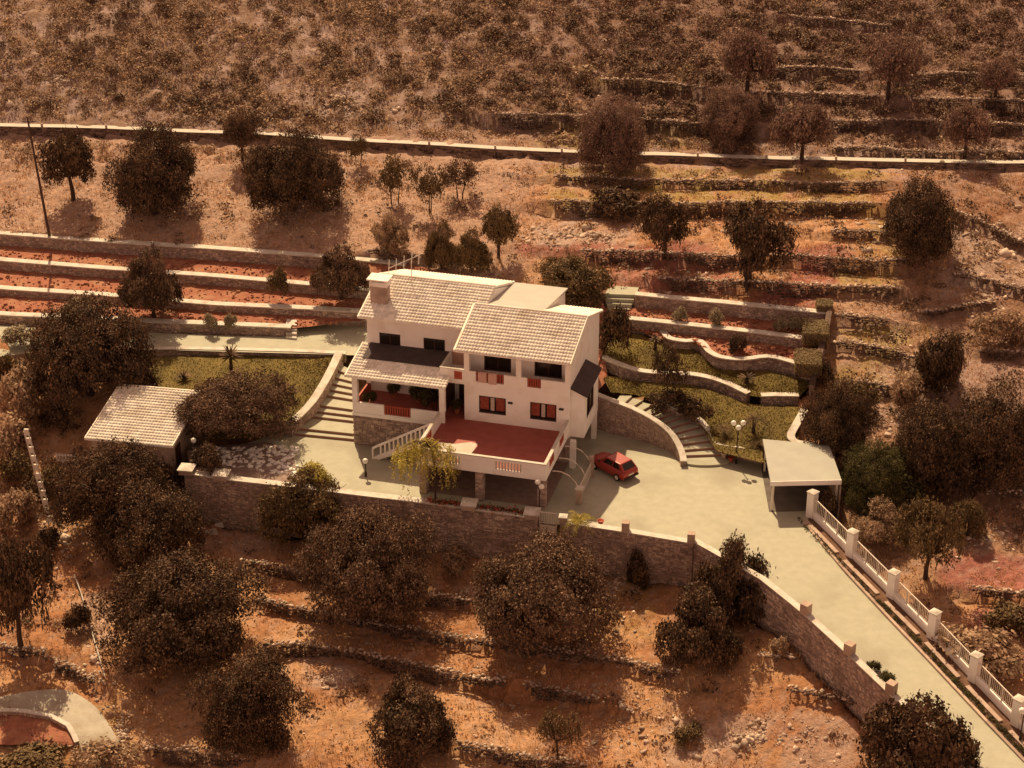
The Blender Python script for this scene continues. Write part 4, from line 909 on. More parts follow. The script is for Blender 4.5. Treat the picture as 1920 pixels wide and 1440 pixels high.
# ------------------------------------------------------------------ foliage
def quads(C, nrm, s, rng, asp=.55):
    """leaf-shaped quads at centres C facing nrm"""
    n = len(C); r = rng.normal(size=(n, 3)); a = np.cross(nrm, r); a /= np.linalg.norm(a, axis=1)[:, None]+1e-9
    b = np.cross(nrm, a); b /= np.linalg.norm(b, axis=1)[:, None]+1e-9
    s = (s*rng.uniform(.6, 1.3, n))[:, None]
    V = np.stack([C-a*s, C-b*s*asp, C+a*s, C+b*s*asp], 1).reshape(-1, 3)
    return V, np.arange(4*n).reshape(-1, 4)
def crown_pts(seed, nl, ncl, m, zlo, spread=.075, zr=1.4, rmin=.2, rmax=.4, flat=1.0):
    rng = np.random.RandomState(seed); lob = []
    for i in range(nl):
        a = 6.28*(i+rng.rand()*.9)/nl*1.618*2; r = (.1+.6*math.sqrt(rng.rand())) if i else .1; R = rng.uniform(rmin, rmax)*(1.1-.35*r)
        zc = zlo+R/zr*.75+rng.rand()**.8*max(0, 1-zlo-R/zr*1.6)*(1.02-.6*r)
        lob.append((r*math.cos(a), r*math.sin(a), zc, R))
    lob.append((rng.normal()*.1, rng.normal()*.1, 1-.36/zr, .34))
    lob = np.array(lob); C = []
    while len(C) < ncl:
        l = lob[rng.randint(len(lob))]; d = rng.normal(size=3); d /= np.linalg.norm(d)
        if d[2] < -.5 and rng.rand() < .6: continue
        k = l[3]*rng.uniform(.72, 1.08); p = np.array([l[0]+d[0]*k, l[1]+d[1]*k, l[2]+d[2]*k/zr])
        ins = (((p[:2]-lob[:, :2])**2).sum(1)+((p[2]-lob[:, 2])*zr)**2 < (lob[:, 3]*.68)**2).any()
        if ins and rng.rand() < .75: continue
        C.append(p)
    C = np.array(C); cen = np.array([0, 0, zlo+.4*(1-zlo)])
    L = np.repeat(C, m, 0)+rng.normal(size=(ncl*m, 3))*spread*np.array([1, 1, 1/zr])
    nn = (L-cen)*np.array([1, 1, zr]); nn /= np.linalg.norm(nn, axis=1)[:, None]+1e-9
    nn = nn*.7+rng.normal(size=nn.shape)*.6+np.array([0, 0, .35]); nn /= np.linalg.norm(nn, axis=1)[:, None]
    L[:, 2] = np.maximum(L[:, 2], .02)
    return L, nn, lob, rng
def trunk_mesh(seed, lob, zlo, tr=.07, stems=1):
    rng = np.random.RandomState(seed+99); m = MB()
    for s in range(stems):
        bx, by = rng.normal(size=2)*(.12 if stems > 1 else .0); fk = (bx*1.6+rng.normal()*.04, by*1.6+rng.normal()*.04, zlo+.08)
        m.tube([(bx, by, -.08), (bx*1.2+rng.normal()*.02, by*1.2, zlo*.5), fk], [tr*1.25/math.sqrt(stems), tr/math.sqrt(stems), tr*.75/math.sqrt(stems)], 7)
        for i in range(s, len(lob), stems):
            l = lob[i]; mid = (fk[0]*.5+l[0]*.5, fk[1]*.5+l[1]*.5, fk[2]*.6+l[2]*.4)
            m.tube([fk, mid, (l[0], l[1], l[2])], [tr*.5, tr*.3, tr*.1], 5)
            for q in range(2):
                d = rng.normal(size=3)*l[3]*.6; m.tube([(l[0], l[1], l[2]), (l[0]+d[0], l[1]+d[1], l[2]+abs(d[2])*.5)], [tr*.14, tr*.04], 4, False)
    me = bpy.data.meshes.new('trunk'); me.from_pydata(m.v, [], m.f); me.update(); me.materials.append(MBARK); return me
PROTO = {}
def proto(kind, var):
    key = (kind, var)
    if key in PROTO: return PROTO[key]
    sd = var*13+hash_(kind)
    cfg = dict(big=(24, 1700, 24, .03, .018, .045, 1), mid=(16, 860, 20, .04, .030, .05, 1), open=(13, 400, 17, .28, .034, .06, 1), multi=(14, 480, 18, .18, .032, .06, 3), sparse=(8, 190, 12, .30, .036, .07, 2), shrub=(7, 200, 14, .0, .07, .10, 0))[kind]
    nl, ncl, m, zlo, leaf, spread, stems = cfg
    L, nn, lob, rng = crown_pts(sd, nl, ncl, m, zlo, spread, 1.4 if kind != 'shrub' else 1.1)
    V, Fq = quads(L, nn, leaf, rng)
    res = (mesh_np('crown', V, Fq), trunk_mesh(sd, lob, zlo, .06 if kind != 'sparse' else .035, stems) if stems else None)
    PROTO[key] = res; return res
def hash_(s): return sum(ord(c)*(i+3) for i, c in enumerate(s)) % 1000
def omat(o, mat):
    if not o.data.materials: o.data.materials.append(None)
    o.material_slots[0].link = 'OBJECT'; o.material_slots[0].material = mat; return o
def plant(kind, bx, by, wpx, top, mat, label, z=None, name='tree', cat='tree', group=None, var=None, rot=None):
    p = T(bx, by) if z is None else G(bx, by, z)
    S = FPX/depth(p); R = wpx/2/S*1.14; H = max(.3, (by-top)/(S*math.cos(PITCH))+R*.06)
    v = RS.randrange(4) if var is None else var
    cm, tm = proto(kind, v)
    an = RS.uniform(.86, 1.14)
    rz = RS.random()*6.28 if rot is None else rot
    if tm is None:
        o = omat(link(name, cm, None), mat); o.location = p; o.rotation_euler = (0, 0, rz); o.scale = (R*an, R/an, H)
    else:
        o = empty(name, p, rz); o.scale = (R*an, R/an, H)
        omat(link('crown', cm, None, o), mat); link('trunk', tm, None, o)
    return tag(o, label, cat, group)
D_, O_, GY_, GN_, Y_ = LF_DARK, LF_OLIVE, LF_GREY, LF_GREEN, LF_YEL
TREES = [
 # field in front of the wall
 ('big',355,1222,285,1040,D_,'biggest dark tree in the field, lower left, with a wide rounded crown'),
 ('big',478,1385,205,1218,D_,'dark tree at the bottom left, right of the dark dry wall'),
 ('big',700,1142,245,948,GY_,'large grey brown tree under the middle of the front wall'),
 ('big',1022,1195,265,1012,GY_,'large spreading tree in the field below the terrace corner and gate'),
 ('mid',1308,1232,165,1098,D_,'dark round tree in the field left of the driveway wall'),
 ('mid',1372,1155,135,998,D_,'upright tree whose top overlaps the driveway where it leaves the court'),
 ('mid',772,1412,170,1278,D_,'dark tree at the bottom edge, centre left, standing alone'),
 ('mid',1712,1500,205,1300,D_,'dark tree at the bottom right overlapping the driveway edge'),
 ('sparse',1048,1418,95,1328,O_,'thin sparse young tree at the bottom edge, centre'),
 ('open',42,1225,150,1000,D_,'tall dark tree with bare trunk at the left edge'),
 ('big',225,985,215,826,D_,'dark tree in front of the outbuilding'),
 ('big',285,1065,215,905,D_,'dark tree touching the left end of the front wall'),
 ('mid',570,1015,150,885,O_,'leafy tree growing against the front wall, left of centre'),
 # around the left garden
 ('big',450,815,200,702,GY_,'rounded purple brown tree between outbuilding and wide steps'),
 ('big',170,735,235,562,D_,'large tree in front of the flat water tank'),
 ('mid',287,583,115,468,GY_,'dark tree on the left soil terraces, the larger of two'),
 ('mid',640,552,100,462,GY_,'dark tree on the left soil terraces, close to the chimney'),
 # slope between terraces and lane
 ('open',138,375,115,258,D_,'smaller dark tree below the lane, nearest the leaning pole'),
 ('big',292,400,170,250,D_,'big dark tree below the lane, second from the left'),
 ('big',552,395,175,256,D_,'big dark tree below the lane, third from the left'),
 ('open',455,300,70,215,GY_,'slim tree standing on the lower edge of the lane, left half'),
 ('sparse',740,382,70,295,O_,'sparse young almond tree on the tan slope, leftmost of three'),
 ('sparse',800,400,75,310,O_,'sparse young almond tree on the tan slope, middle of three'),
 ('sparse',672,310,50,255,O_,'very small sparse tree just under the lane, left of centre'),
 ('sparse',862,372,85,300,GY_,'sparse reddish tree on the tan slope, rightmost of three'),
 ('open',935,482,70,392,O_,'feathery young pine right behind the house ridge'),
 ('mid',828,505,62,420,O_,'dark conical tree behind the left roof, left of a pair'),
 ('mid',884,508,62,430,O_,'dark conical tree behind the left roof, right of a pair'),
 ('mid',732,470,70,400,LF_SCRUB,'pale dry bushy tree on the slope above the chimney'),
 ('mid',1070,565,140,490,O_,'broad olive green tree just behind the right part of the house'),
 # right slope
 ('big',1150,312,135,188,LF_TWIG,'dark tree standing at the lane, right of centre'),
 ('big',1368,272,120,168,LF_TWIG,'round crowned tree above the lane, right of the tree at the lane'),
 ('open',1400,175,110,70,LF_TWIG,'bare looking tree high on the hill, left of two'),
 ('open',1665,180,120,78,LF_TWIG,'bare looking tree high on the hill, right of two'),
 ('open',1503,308,120,205,LF_TWIG,'round tree with tall trunk standing just at the lane on the right'),
 ('open',1808,295,95,205,LF_TWIG,'small tree at the lane near the right edge'),
 ('open',1866,185,80,120,LF_TWIG,'small tree high on the terraces near the right edge'),
 ('multi',1410,530,140,392,D_,'many stemmed dark tree on the red soil strips above the right garden'),
 ('multi',1242,475,100,368,D_,'slender dark tree on the terraces behind the house, right side'),
 ('big',1722,478,160,345,D_,'big dark tree right of the garden with the largest shadow'),
 ('mid',1762,735,95,622,D_,'dark tree on the grass bank right of the garden'),
 # cluster right of the carport
 ('big',1570,855,130,712,D_,'dark leafy tree directly behind the carport'),
 ('big',1640,945,150,828,GN_,'green broad leaved fig tree at the right side of the carport'),
 ('big',1738,900,165,752,D_,'dark tree in the thicket right of the carport, middle of the thicket'),
 ('big',1868,890,180,725,D_,'dark tree in the thicket right of the carport, at the right edge'),
 ('open',1735,1085,125,940,O_,'olive coloured pine beside the driveway fence'),
 ('mid',1650,1010,110,938,LF_SCRUB,'rusty brown bushy tree just behind the driveway fence'),
 ('mid',1812,1005,70,938,O_,'small rounded tree right of the pine beside the fence'),
 ('sparse',1255,745,85,645,D_,'thin leafed small tree on the right lawn by the curving wall'),
]
for a in TREES:
    zz = None
    if a[1] == 1255: zz = 2.0
    if a[1] == 1712: zz = -5.0
    if a[1] == 1372: zz = -3.2
    if a[1] == 450 and a[2] == 815: zz = .6
    if a[1] == 287: zz = 3.15
    if a[1] == 640: zz = 3.9
    plant(a[0], a[1], a[2], a[3], a[4], a[5], a[6], z=zz)
SHR = [
 (50,770,100,690,LF_SCRUB,'rust brown bush at the left edge below the water tank'),(30,860,90,790,LF_SCRUB,'rust brown bush at the left edge beside the concrete pole'),(95,925,60,880,O_,'round bush right of the concrete pole foot'),
 (62,950,62,905,D_,'dark round bush just left of the concrete pole'),(30,985,80,925,LF_SCRUB,'bush at the left edge below the concrete pole'),(38,900,70,850,O_,'olive bush at the left edge, mid height'),
 (110,800,60,760,D_,'dark bush left of the outbuilding'),(88,1030,50,990,D_,'small dark bush above the left edge tree'),(148,1180,45,1135,D_,'small dark tree like bush beside the pale pipe'),
 (1152,652,58,580,D_,'dark clipped bush against the right rear corner of the house'),(1250,765,65,735,D_,'left of two dark low shrubs beside the right garden steps'),(1303,785,60,748,D_,'right of two dark low shrubs beside the right garden steps'),
 (1195,1098,40,1034,D_,'dark egg shaped cypress bush in front of the front wall'),(1600,775,90,720,O_,'loose bush behind the lawn corner wall'),(1545,720,40,680,D_,'small shrub below the boundary wall corner'),
 (1690,960,90,905,GN_,'low green bush right of the fig tree'),(1790,930,90,870,D_,'dark low bush in the thicket, near the right edge'),(1700,760,90,700,LF_SCRUB,'brown scrub bush above the thicket'),(1880,640,90,590,LF_SCRUB,'large brown scrub bush at the right edge'),
 (1150,400,90,360,D_,'dark low bush in the tall dry wall below the lane'),(40,640,70,615,LF_SILVER,'silvery bush on the lowest left terrace at the edge'),(145,600,60,565,LF_SILVER,'silvery bush on the lowest left terrace behind the large tree'),
 (395,612,26,590,LF_SILVER,'small silvery plant on the lowest left terrace, left of a pair'),(432,614,26,590,LF_SILVER,'small silvery plant on the lowest left terrace, right of a pair'),
 (525,548,40,505,O_,'small leafy bush on the left terraces between the two trees'),(1275,600,30,578,LF_SILVER,'silvery plant on the right red bed, left of a pair'),(1340,608,34,582,LF_SILVER,'silvery plant on the right red bed, middle'),(1462,620,26,600,LF_SILVER,'small silvery plant on the right red bed near its end'),(1490,616,30,598,LF_SILVER,'silvery plant at the far right end of the red bed'),
 (1382,660,36,628,D_,'dark little bush in the flower bed inside the wavy wall'),(1548,960,40,920,D_,'dark shrub in the shade behind the carport post'),
 (590,905,60,872,Y_,'yellowish shrub leaning over the front wall from the court'),(1660,1280,34,1262,GN_,'small green shrub on the driveway edge, lower left side'),(1636,1258,26,1240,GN_,'smaller green shrub on the driveway edge, upper of two'),
 (390,880,60,835,D_,'dark shrub in the rock garden by the grey gate'),
 (1290,1385,60,1360,O_,'low bush among the pale rocks at the bottom'),(850,1070,70,1030,LF_SCRUB,'reddish dry bush between the two big middle trees'),(1465,1225,40,1195,LF_SCRUB,'dry bush beside the driveway wall'),(205,1440,110,1395,LF_SCRUB,'rusty bush at the bottom left edge of the pale track'),(60,1445,130,1415,O_,'bush at the bottom left corner'),
 (20,720,60,670,O_,'bush at the left edge under the water tank corner'),(1830,1250,150,1190,LF_SCRUB,'wide brown bush outside the fence, lower right'),(1900,1180,100,1140,O_,'olive bush outside the fence at the right edge'),
]
ZS = {1152: 3.4, 1250: 1.95, 1303: 1.5, 40: 2.65, 145: 2.65, 395: 2.65, 432: 2.65, 525: 3.9, 1275: 4.4, 1340: 4.4, 1462: 4.4, 1490: 4.4, 1382: 3.7, 590: .05, 1660: -.98, 1636: -.9, 390: .3, 1548: .1, 1535: 4.9, 1530: 4.2, 1516: 3.5}
for bx, by, wpx, top, mat, lab in SHR:
    z = ZS.get(bx) if not (bx == 60) else None
    if bx == 390 and by != 880: z = None
    o = plant('shrub', bx, by, wpx, top, mat, lab, z=z, name='shrub', cat='shrub')

def box_hedge(px, py, z, sx, sy, sz, lab, seed):
    r = np.random.RandomState(seed); p = G(px, py, z); C_ = []; nn = []
    for ax, s in ((0, -1), (0, 1), (1, -1), (2, 1)):
        n = int(420*(sx*sy if ax == 2 else (sy*sz if ax == 0 else sx*sz)))
        q = r.uniform(-1, 1, (n, 3)); q[:, ax] = s; d = np.zeros((n, 3)); d[:, ax] = s; C_.append(q*np.array([sx/2, sy/2, sz/2])+np.array([0, 0, sz/2])+r.normal(size=(n, 3))*.035); nn.append(d+r.normal(size=(n, 3))*.5)
    C_ = np.vstack(C_); nn = np.vstack(nn); nn /= np.linalg.norm(nn, axis=1)[:, None]; V, Fq = quads(C_, nn, .055, r, .7)
    root = empty('box_hedge', p, -.12); link('foliage', mesh_np('foliage', V, Fq), LF_HEDGE, root)
    m = MB(); m.box(-sx/2*.93, sx/2*.93, -sy/2*.93, sy/2*.93, -.3, sz*.93); m.build('branch_core', LF_DARK, root); tag(root, lab, 'hedge')
LF_HEDGE = leafm('foliage_hedge', (.30, .225, .12), (.22, .16, .085), isl=.35)
box_hedge(1545, 582, 5.3, 1.2, 1.3, .7, 'small clipped hedge block on top of the garden corner', 1)
box_hedge(1528, 634, 4.35, 1.9, 2.6, 1.0, 'large clipped hedge block at the right end of the upper red bed', 2)
box_hedge(1514, 688, 3.65, 1.9, 2.6, .9, 'clipped hedge block at the right end of the lower red bed', 3)
# palms and yucca
def frond_plant(name, bx, by, z, n, L, trunk, mat, label, droop=.5, width=.09, cat='palm', up=.7):
    rng = np.random.RandomState(int(bx)); root = empty(name, G(bx, by, z))
    if trunk: m = MB(); m.tube([(0, 0, -.1), (.03, 0, trunk*.5), (0, 0, trunk)], [.16, .12, .14], 8); m.build('trunk', MBARK, root)
    for i in range(n):
        a = 6.28*i/n*2.618+rng.rand()*.4; el = rng.uniform(-.15, 1.25)*up; l = L*rng.uniform(.75, 1.1); V = []; m = MB(); pts = []
        for k in range(6):
            s = k/5; r = l*s*math.cos(el); zz = l*(s*math.sin(el)-droop*s*s*.6); pts.append(Vector((r*math.cos(a), r*math.sin(a), trunk+zz)))
        side = Vector((-math.sin(a), math.cos(a), 0))
        if cat == 'palm':
            for k in range(1, 6):
                for h in (-1, 1):
                    for q in range(2):
                        p = pts[k-1].lerp(pts[k], q*.5); e = p+side*h*l*.26*(1.15-k/6)+(pts[k]-pts[k-1])*.9+Vector((0, 0, -.06*l)); d = (pts[k]-pts[k-1])*.22
                        m.quad(p, p+d, e+d*.2, e)
            m.tube(pts, [.03, .025, .02, .015, .01, .006], 4, False)
        else:
            for k in range(5):
                w0, w1 = width*(1-abs(k/5-.35)), width*(1-abs((k+1)/5-.35)) if k < 4 else .005
                m.quad(pts[k]-side*w0, pts[k]+side*w0, pts[k+1]+side*w1, pts[k+1]-side*w1)
        m.build('frond', mat, root)
    return tag(root, label, cat)
frond_plant('palm', 1085, 985, .05, 26, 1.5, .45, LF_YEL, 'yellow green palm with bending fronds by the front wall gate', .9)
frond_plant('yucca', 433, 690, 1.5, 44, 1.15, 1.0, LF_DARK, 'dark spiky yucca on a short trunk on the left lawn', .2, .07, 'yucca', 1.0)
frond_plant('palm', 1412, 812, 1.3, 22, 1.4, 1.1, LF_OLIVE, 'palm on the right lawn right of the globe lamp', .9)
frond_plant('palm', 1358, 815, 1.2, 20, 1.2, .5, LF_OLIVE, 'small palm on the right lawn left of the globe lamp', .9)
frond_plant('palm', 1425, 838, 1.1, 18, 1.0, .3, LF_OLIVE, 'low palm on the right lawn touching the carport roof', .9)
frond_plant('yucca', 548, 745, 1.2, 26, .7, .35, LF_DARK, 'small dark spiky plant on the left lawn near the curved wall', .2, .05, 'yucca', 1.0)
frond_plant('yucca', 345, 715, 1.2, 26, .8, .4, LF_DARK, 'dark spiky plant on the left lawn near the large tree', .3, .06, 'yucca', .9)
frond_plant('yucca', 1400, 715, 2.7, 24, .9, .3, LF_DARK, 'dark spiky plant on the upper right lawn', .3, .06, 'yucca', .9)
frond_plant('yucca', 1228, 655, 3.1, 24, .6, .9, LF_DARK, 'dark spiky plant on the upper right lawn beside the wavy wall end', .3, .05, 'yucca', .9)
# weeping tree at the terrace corner
wr = empty('weeping_tree', Hw(-7.4, -1.25, 0)); wr.rotation_euler = (0, 0, -TH)
m = MB(); m.tube([(0, 0, -.05), (.05, .05, 1.5), (-.05, .1, 3.0), (-.3, .25, 4.2)], [.07, .055, .045, .03], 7)
rng = np.random.RandomState(3); VV = []; FF = []; n = 0
for i in range(210):
    a = rng.rand()*6.28; r0 = rng.uniform(.2, 2.3); cx, cy = -.75+r0*math.cos(a), .35+r0*.8*math.sin(a); zt = 4.75-.42*r0-rng.rand()*.4; ln = rng.uniform(.7, 2.7)*(.55+.45*r0/2.3)
    if i % 6 == 0: m.tube([(-.3, .25, 4.1), ((cx-.3)/2, (cy+.25)/2, 4.5), (cx, cy, zt)], [.025, .018, .008], 4, False)
    k = int(ln*15); s = np.linspace(0, 1, k); C_ = np.stack([cx+.25*math.cos(a)*s+rng.normal(size=k)*.06, cy+.25*math.sin(a)*s+rng.normal(size=k)*.06, zt-ln*s], 1)
    nn = rng.normal(size=(k, 3)); nn[:, 2] *= .3; nn /= np.linalg.norm(nn, axis=1)[:, None]; V, Fq = quads(C_, nn, .11, rng, .35); VV.append(V); FF.append(Fq+n); n += len(V)
m.build('trunk', MBARK, wr); link('crown', mesh_np('crown', np.vstack(VV), np.vstack(FF)), LF_YEL, wr)
tag(wr, 'yellow green weeping tree hanging over the left front terrace corner', 'tree')
# potted plants in the porch
for u, v, s_, lab in ((-14.6, 6.2, .6, 'dark potted plant at the left end of the porch'), (-13.4, 8.2, .55, 'dark potted plant under the porch window'), (-11.4, 7.9, .75, 'bushy dark potted plant in the middle of the porch'), (-10.3, 7.2, .85, 'largest dark potted plant near the porch door'), (-8.2, 7.0, .5, 'dark potted plant beside the entrance door')):
    r = empty('potted_plant', Hw(u, v, 2.67)); m = MB(); m.lathe([(0, 0), (.17, 0), (.24, .4), (.27, .42), (.23, .42), (.2, .38), (0, .38)]); m.build('pot', MTERRA, r)
    cm, _ = proto('shrub', 1); o = omat(link('foliage', cm, None, r), LF_GREEN); o.location = (0, 0, .4); o.scale = (s_, s_, s_*1.5); tag(r, lab, 'plant')
# geraniums along the front wall
for k, (x0, x1, lab) in enumerate(((800, 868, 'red flowering geranium row on the front wall, left of the middle pillar'), (897, 985, 'red flowering geranium row on the front wall, right of the middle pillar'))):
    rng = np.random.RandomState(k); P = resample(GL((x0, 943+(x0-780)*.13, .45), (x1, 943+(x1-780)*.13, .45)), st=.14); r = empty('geranium_row', P[0])
    Cc = np.repeat(P-P[0], 26, 0)+rng.normal(size=(len(P)*26, 3))*np.array([.1, .16, .11])+np.array([0, .5, .05]); nn = rng.normal(size=Cc.shape); nn[:, 2] += 1; nn /= np.linalg.norm(nn, axis=1)[:, None]
    h_ = rng.rand(len(Cc)) < .5
    for nm, sel, mt in (('leaves', ~h_, LF_GREEN), ('flowers', h_, LF_FLOW)):
        V, Fq = quads(Cc[sel], nn[sel], .07, rng, .8); tag(link(nm, mesh_np(nm, V, Fq), mt, r), kind='stuff')
    tag(r, lab, 'flowers')

# ------------------------------------------------------------------ stuff: scrub, grass, rocks, fence planting
rng = np.random.RandomState(21)
def off_walls(X, Y):
    ok = np.ones(len(X), bool)
    for P, h_, _ in DW:
        bb = np.where((X > P[:, 0].min()-2) & (X < P[:, 0].max()+2) & (Y > P[:, 1].min()-3) & (Y < P[:, 1].max()+3))[0]
        if len(bb):
            d, sg, _, _ = segd(X[bb], Y[bb], P); ok[bb[(d < .3) | ((sg < 0) & (d < .9))]] = False
    return ok
def zone_pts(n, seed, f):
    r = np.random.RandomState(seed); X = r.uniform(-48, 48, n); Y = r.uniform(-62, 62, n); Z = hgt(X, Y)
    ok = ~inpoly(X, Y, GARD); X, Y, Z = X[ok], Y[ok], Z[ok]; px, py = pixa(X, Y, Z)
    d, _, _, _ = segd(X, Y, ROAD); k = (r.rand(len(X)) < f(px, py, X, Y)) & (d > 1.3) & off_walls(X, Y); return np.stack([X[k], Y[k], Z[k]], 1)
def clumps(name, P, size, nleaf, leaf, mat, seed, hr=.8):
    r = np.random.RandomState(seed); n = len(P); s = size[:, None]
    d = r.normal(size=(n, nleaf, 3)); d /= np.linalg.norm(d, axis=2)[..., None]; d[..., 2] = np.abs(d[..., 2])*hr
    C_ = (P[:, None]+d*s[:, None]*r.uniform(.55, 1.05, (n, nleaf, 1))).reshape(-1, 3)
    nn = (d+r.normal(size=d.shape)*.6).reshape(-1, 3); nn[:, 2] += .3; nn /= np.linalg.norm(nn, axis=1)[:, None]
    V, Fq = quads(C_, nn, leaf*np.repeat(np.clip(size/.5, .6, 1.5), nleaf), r, .6); return tag(link(name, mesh_np(name, V, Fq), mat), kind='stuff')
def f_hill(px, py, X, Y):
    d = np.zeros(len(px)); d = np.where(py < 300, .95, d); d = np.where((py < 240) & (px > 1380) & (py > 120), .5, d)
    d = np.where((py >= 250) & (px < 1030) & (py < 520), .22, d); d = np.where((py >= 300) & (px >= 1030), .3, d)
    d = np.where((px > 1700) & (py > 310) & (py < 560), .6, d); d = np.where((px > 1560) & (py > 560) & (py < 1000), .8, d); d = np.where((px > 1640) & (py >= 1000), .5, d); d = np.where((px < 170) & (py > 690) & (py < 1190), .7, d)
    d = np.where((px >= 170) & (px < 1700) & (py > 950), .07, d); d = np.where((px < 170) & (py >= 1190), .12, d)
    d = np.where((px > 1780) & (py > 1030) & (py < 1190), .05, d)
    return d*np.clip((vnoise(X, Y, .22, 77)-.2)*2.6, .12, 1)
P = zone_pts(17000, 1, f_hill); sz = rng.gamma(4, .09, len(P))+.12
half = rng.rand(len(P)) < .45
o = clumps('hillside_scrub', P[half], sz[half], 36, .09, LF_SCRUB, 1); tag(o, 'brown dry scrub covering the hillside', 'scrub')
o = clumps('hillside_bushes', P[~half], sz[~half]*1.1, 36, .09, LF_GREY, 2); tag(o, 'darker low bushes scattered over the hillside', 'scrub')
rh = np.random.RandomState(91); X = rh.uniform(-52, 52, 26000); Y = rh.uniform(25, 62, 26000); Z = hgt(X, Y)+.05; px, py = pixa(X, Y, Z); d, _, _, _ = segd(X, Y, ROAD)
dn = np.where((px > 1380) & (py > 120), .35, 1.0)*np.clip((vnoise(X, Y, .3, 71)-.33)*3.4, .04, 1); k = (py < 300) & (d > 1.4) & (rh.rand(len(X)) < dn) & off_walls(X, Y); dk = (px+rh.normal(size=len(X))*180 > 1000); P = np.stack([X[k], Y[k], Z[k]], 1)
dk = dk[k]; szh = rh.gamma(5, .055, len(P))+.12
o = clumps('hill_thicket', P[dk], szh[dk], 20, .115, LF_TWIG, 6, .9); tag(o, 'darker low thicket covering the upper right hillside', 'scrub')
o = clumps('hill_thicket', P[~dk], szh[~dk], 20, .115, LF_SCRUB, 5, .9); tag(o, 'dense low brown thicket covering the upper hillside', 'scrub')
k = np.where((rh.rand(len(X)) < .028*np.where(px > 800, 1.6, .7)) & (py < 235) & (d > 2) & off_walls(X, Y))[0]; P = np.stack([X[k], Y[k], Z[k]], 1)
o = clumps('dark_hill_bushes', P, rh.uniform(.4, 1.0, len(P)), 130, .085, LF_GREY, 8, 1.0); tag(o, 'dark rounded bushes dotted over the upper hillside', 'scrub')
def f_grass(px, py, X, Y):
    return np.where(py < 240, .35, 1.0)*np.clip((vnoise(X, Y, .5, 33)-.25)*2.5, .05, 1)
P = zone_pts(150000, 2, f_grass); r_ = np.random.RandomState(8); wd_ = zone_pts(26000, 12, lambda px, py, X, Y: np.clip((vnoise(X, Y, .6, 39)-.42)*4, 0, .9)); n = len(wd_)
o = clumps('low_weeds', wd_, r_.uniform(.06, .17, n), 9, .06, LF_WEED, 44, .8); tag(o, 'dark low weeds scattered through the dry grass', 'weeds'); n = len(P)
Cb = np.repeat(P, 3, 0)+np.concatenate([r_.normal(size=(n*3, 2))*.09, np.zeros((n*3, 1))], 1); hh = r_.uniform(.08, .26, n*3); an = r_.rand(n*3)*6.28
dx = np.stack([np.cos(an), np.sin(an), np.zeros(n*3)], 1)*.035; tip = Cb+np.stack([r_.normal(size=n*3)*.07, r_.normal(size=n*3)*.07, hh], 1)
V = np.stack([Cb-dx-np.array([0, 0, .05]), Cb+dx-np.array([0, 0, .05]), tip], 1).reshape(-1, 3)
tag(link('dry_grass', mesh_np('dry_grass', V, np.arange(len(V)).reshape(-1, 3)), LF_DRY), 'sparse dry yellow grass over the field and hillside', 'grass', kind='stuff')
gl = []; r_ = np.random.RandomState(17)
for Pl in LAWNP:
    mm, nn_ = Pl.shape[:2]; k = 9000; fi = r_.rand(k)*(mm-1.01); fj = r_.rand(k)*(nn_-1.01); i0, j0 = fi.astype(int), fj.astype(int); u, v = (fi-i0)[:, None], (fj-j0)[:, None]
    gl.append(Pl[i0, j0]*(1-u)*(1-v)+Pl[i0+1, j0]*u*(1-v)+Pl[i0, j0+1]*(1-u)*v+Pl[i0+1, j0+1]*u*v)
Cb = np.vstack(gl); n = len(Cb); an = r_.rand(n)*6.28; dx = np.stack([np.cos(an), np.sin(an), np.zeros(n)], 1)*.045; tip = Cb+np.stack([r_.normal(size=n)*.05, r_.normal(size=n)*.05, r_.uniform(.04, .12, n)], 1)
V = np.stack([Cb-dx-np.array([0, 0, .02]), Cb+dx-np.array([0, 0, .02]), tip], 1).reshape(-1, 3)
tag(link('lawn_grass', mesh_np('lawn_grass', V, np.arange(len(V)).reshape(-1, 3)), LF_LAWN), 'short olive grass of the garden lawns', 'grass', kind='stuff')
# loose rocks
ppos = []; ps = []
for (cx, cy, rx, ry, n, s) in [(1880,470,60,50,170,.3),(1860,560,60,40,90,.25),(1100,440,100,18,170,.26),(1420,1385,190,40,420,.2),(1180,1330,120,35,160,.16),(1150,1100,60,45,240,.16),(900,1115,50,22,70,.2),(110,1000,45,50,120,.22),(150,860,30,40,40,.22),(180,1240,30,70,110,.18),(225,1380,25,50,70,.18),(450,1020,70,18,110,.15),(620,1270,60,30,80,.15),(960,1300,200,50,150,.13),(600,330,350,60,260,.14),(500,400,300,40,120,.16),(120,150,60,30,50,.35),(390,185,80,18,40,.35),(630,190,60,25,40,.35),(1050,460,120,10,90,.15),(1480,410,120,18,110,.22),(1650,450,70,40,110,.22),(1800,300,130,15,60,.2),(1850,1010,70,30,110,.22),(1820,760,90,40,60,.2),(1640,790,60,25,60,.2),(700,1400,600,50,120,.1),(1300,520,120,25,130,.2),(1500,130,350,90,150,.16),(1150,130,250,90,90,.2),(300,1130,70,90,50,.12),(1670,620,110,60,90,.14),(700,200,450,60,90,.2)]:
    for _ in range(int(n*1.6)):
        a = rng.rand()*6.28; r = abs(rng.normal())*.75; ppos.append((cx+rx*r*math.cos(a), cy+ry*r*math.sin(a))); ps.append(.6*s*rng.gamma(2, .5))
ppos = np.array(ppos); zz = np.zeros(len(ppos)); ps = np.array(ps)
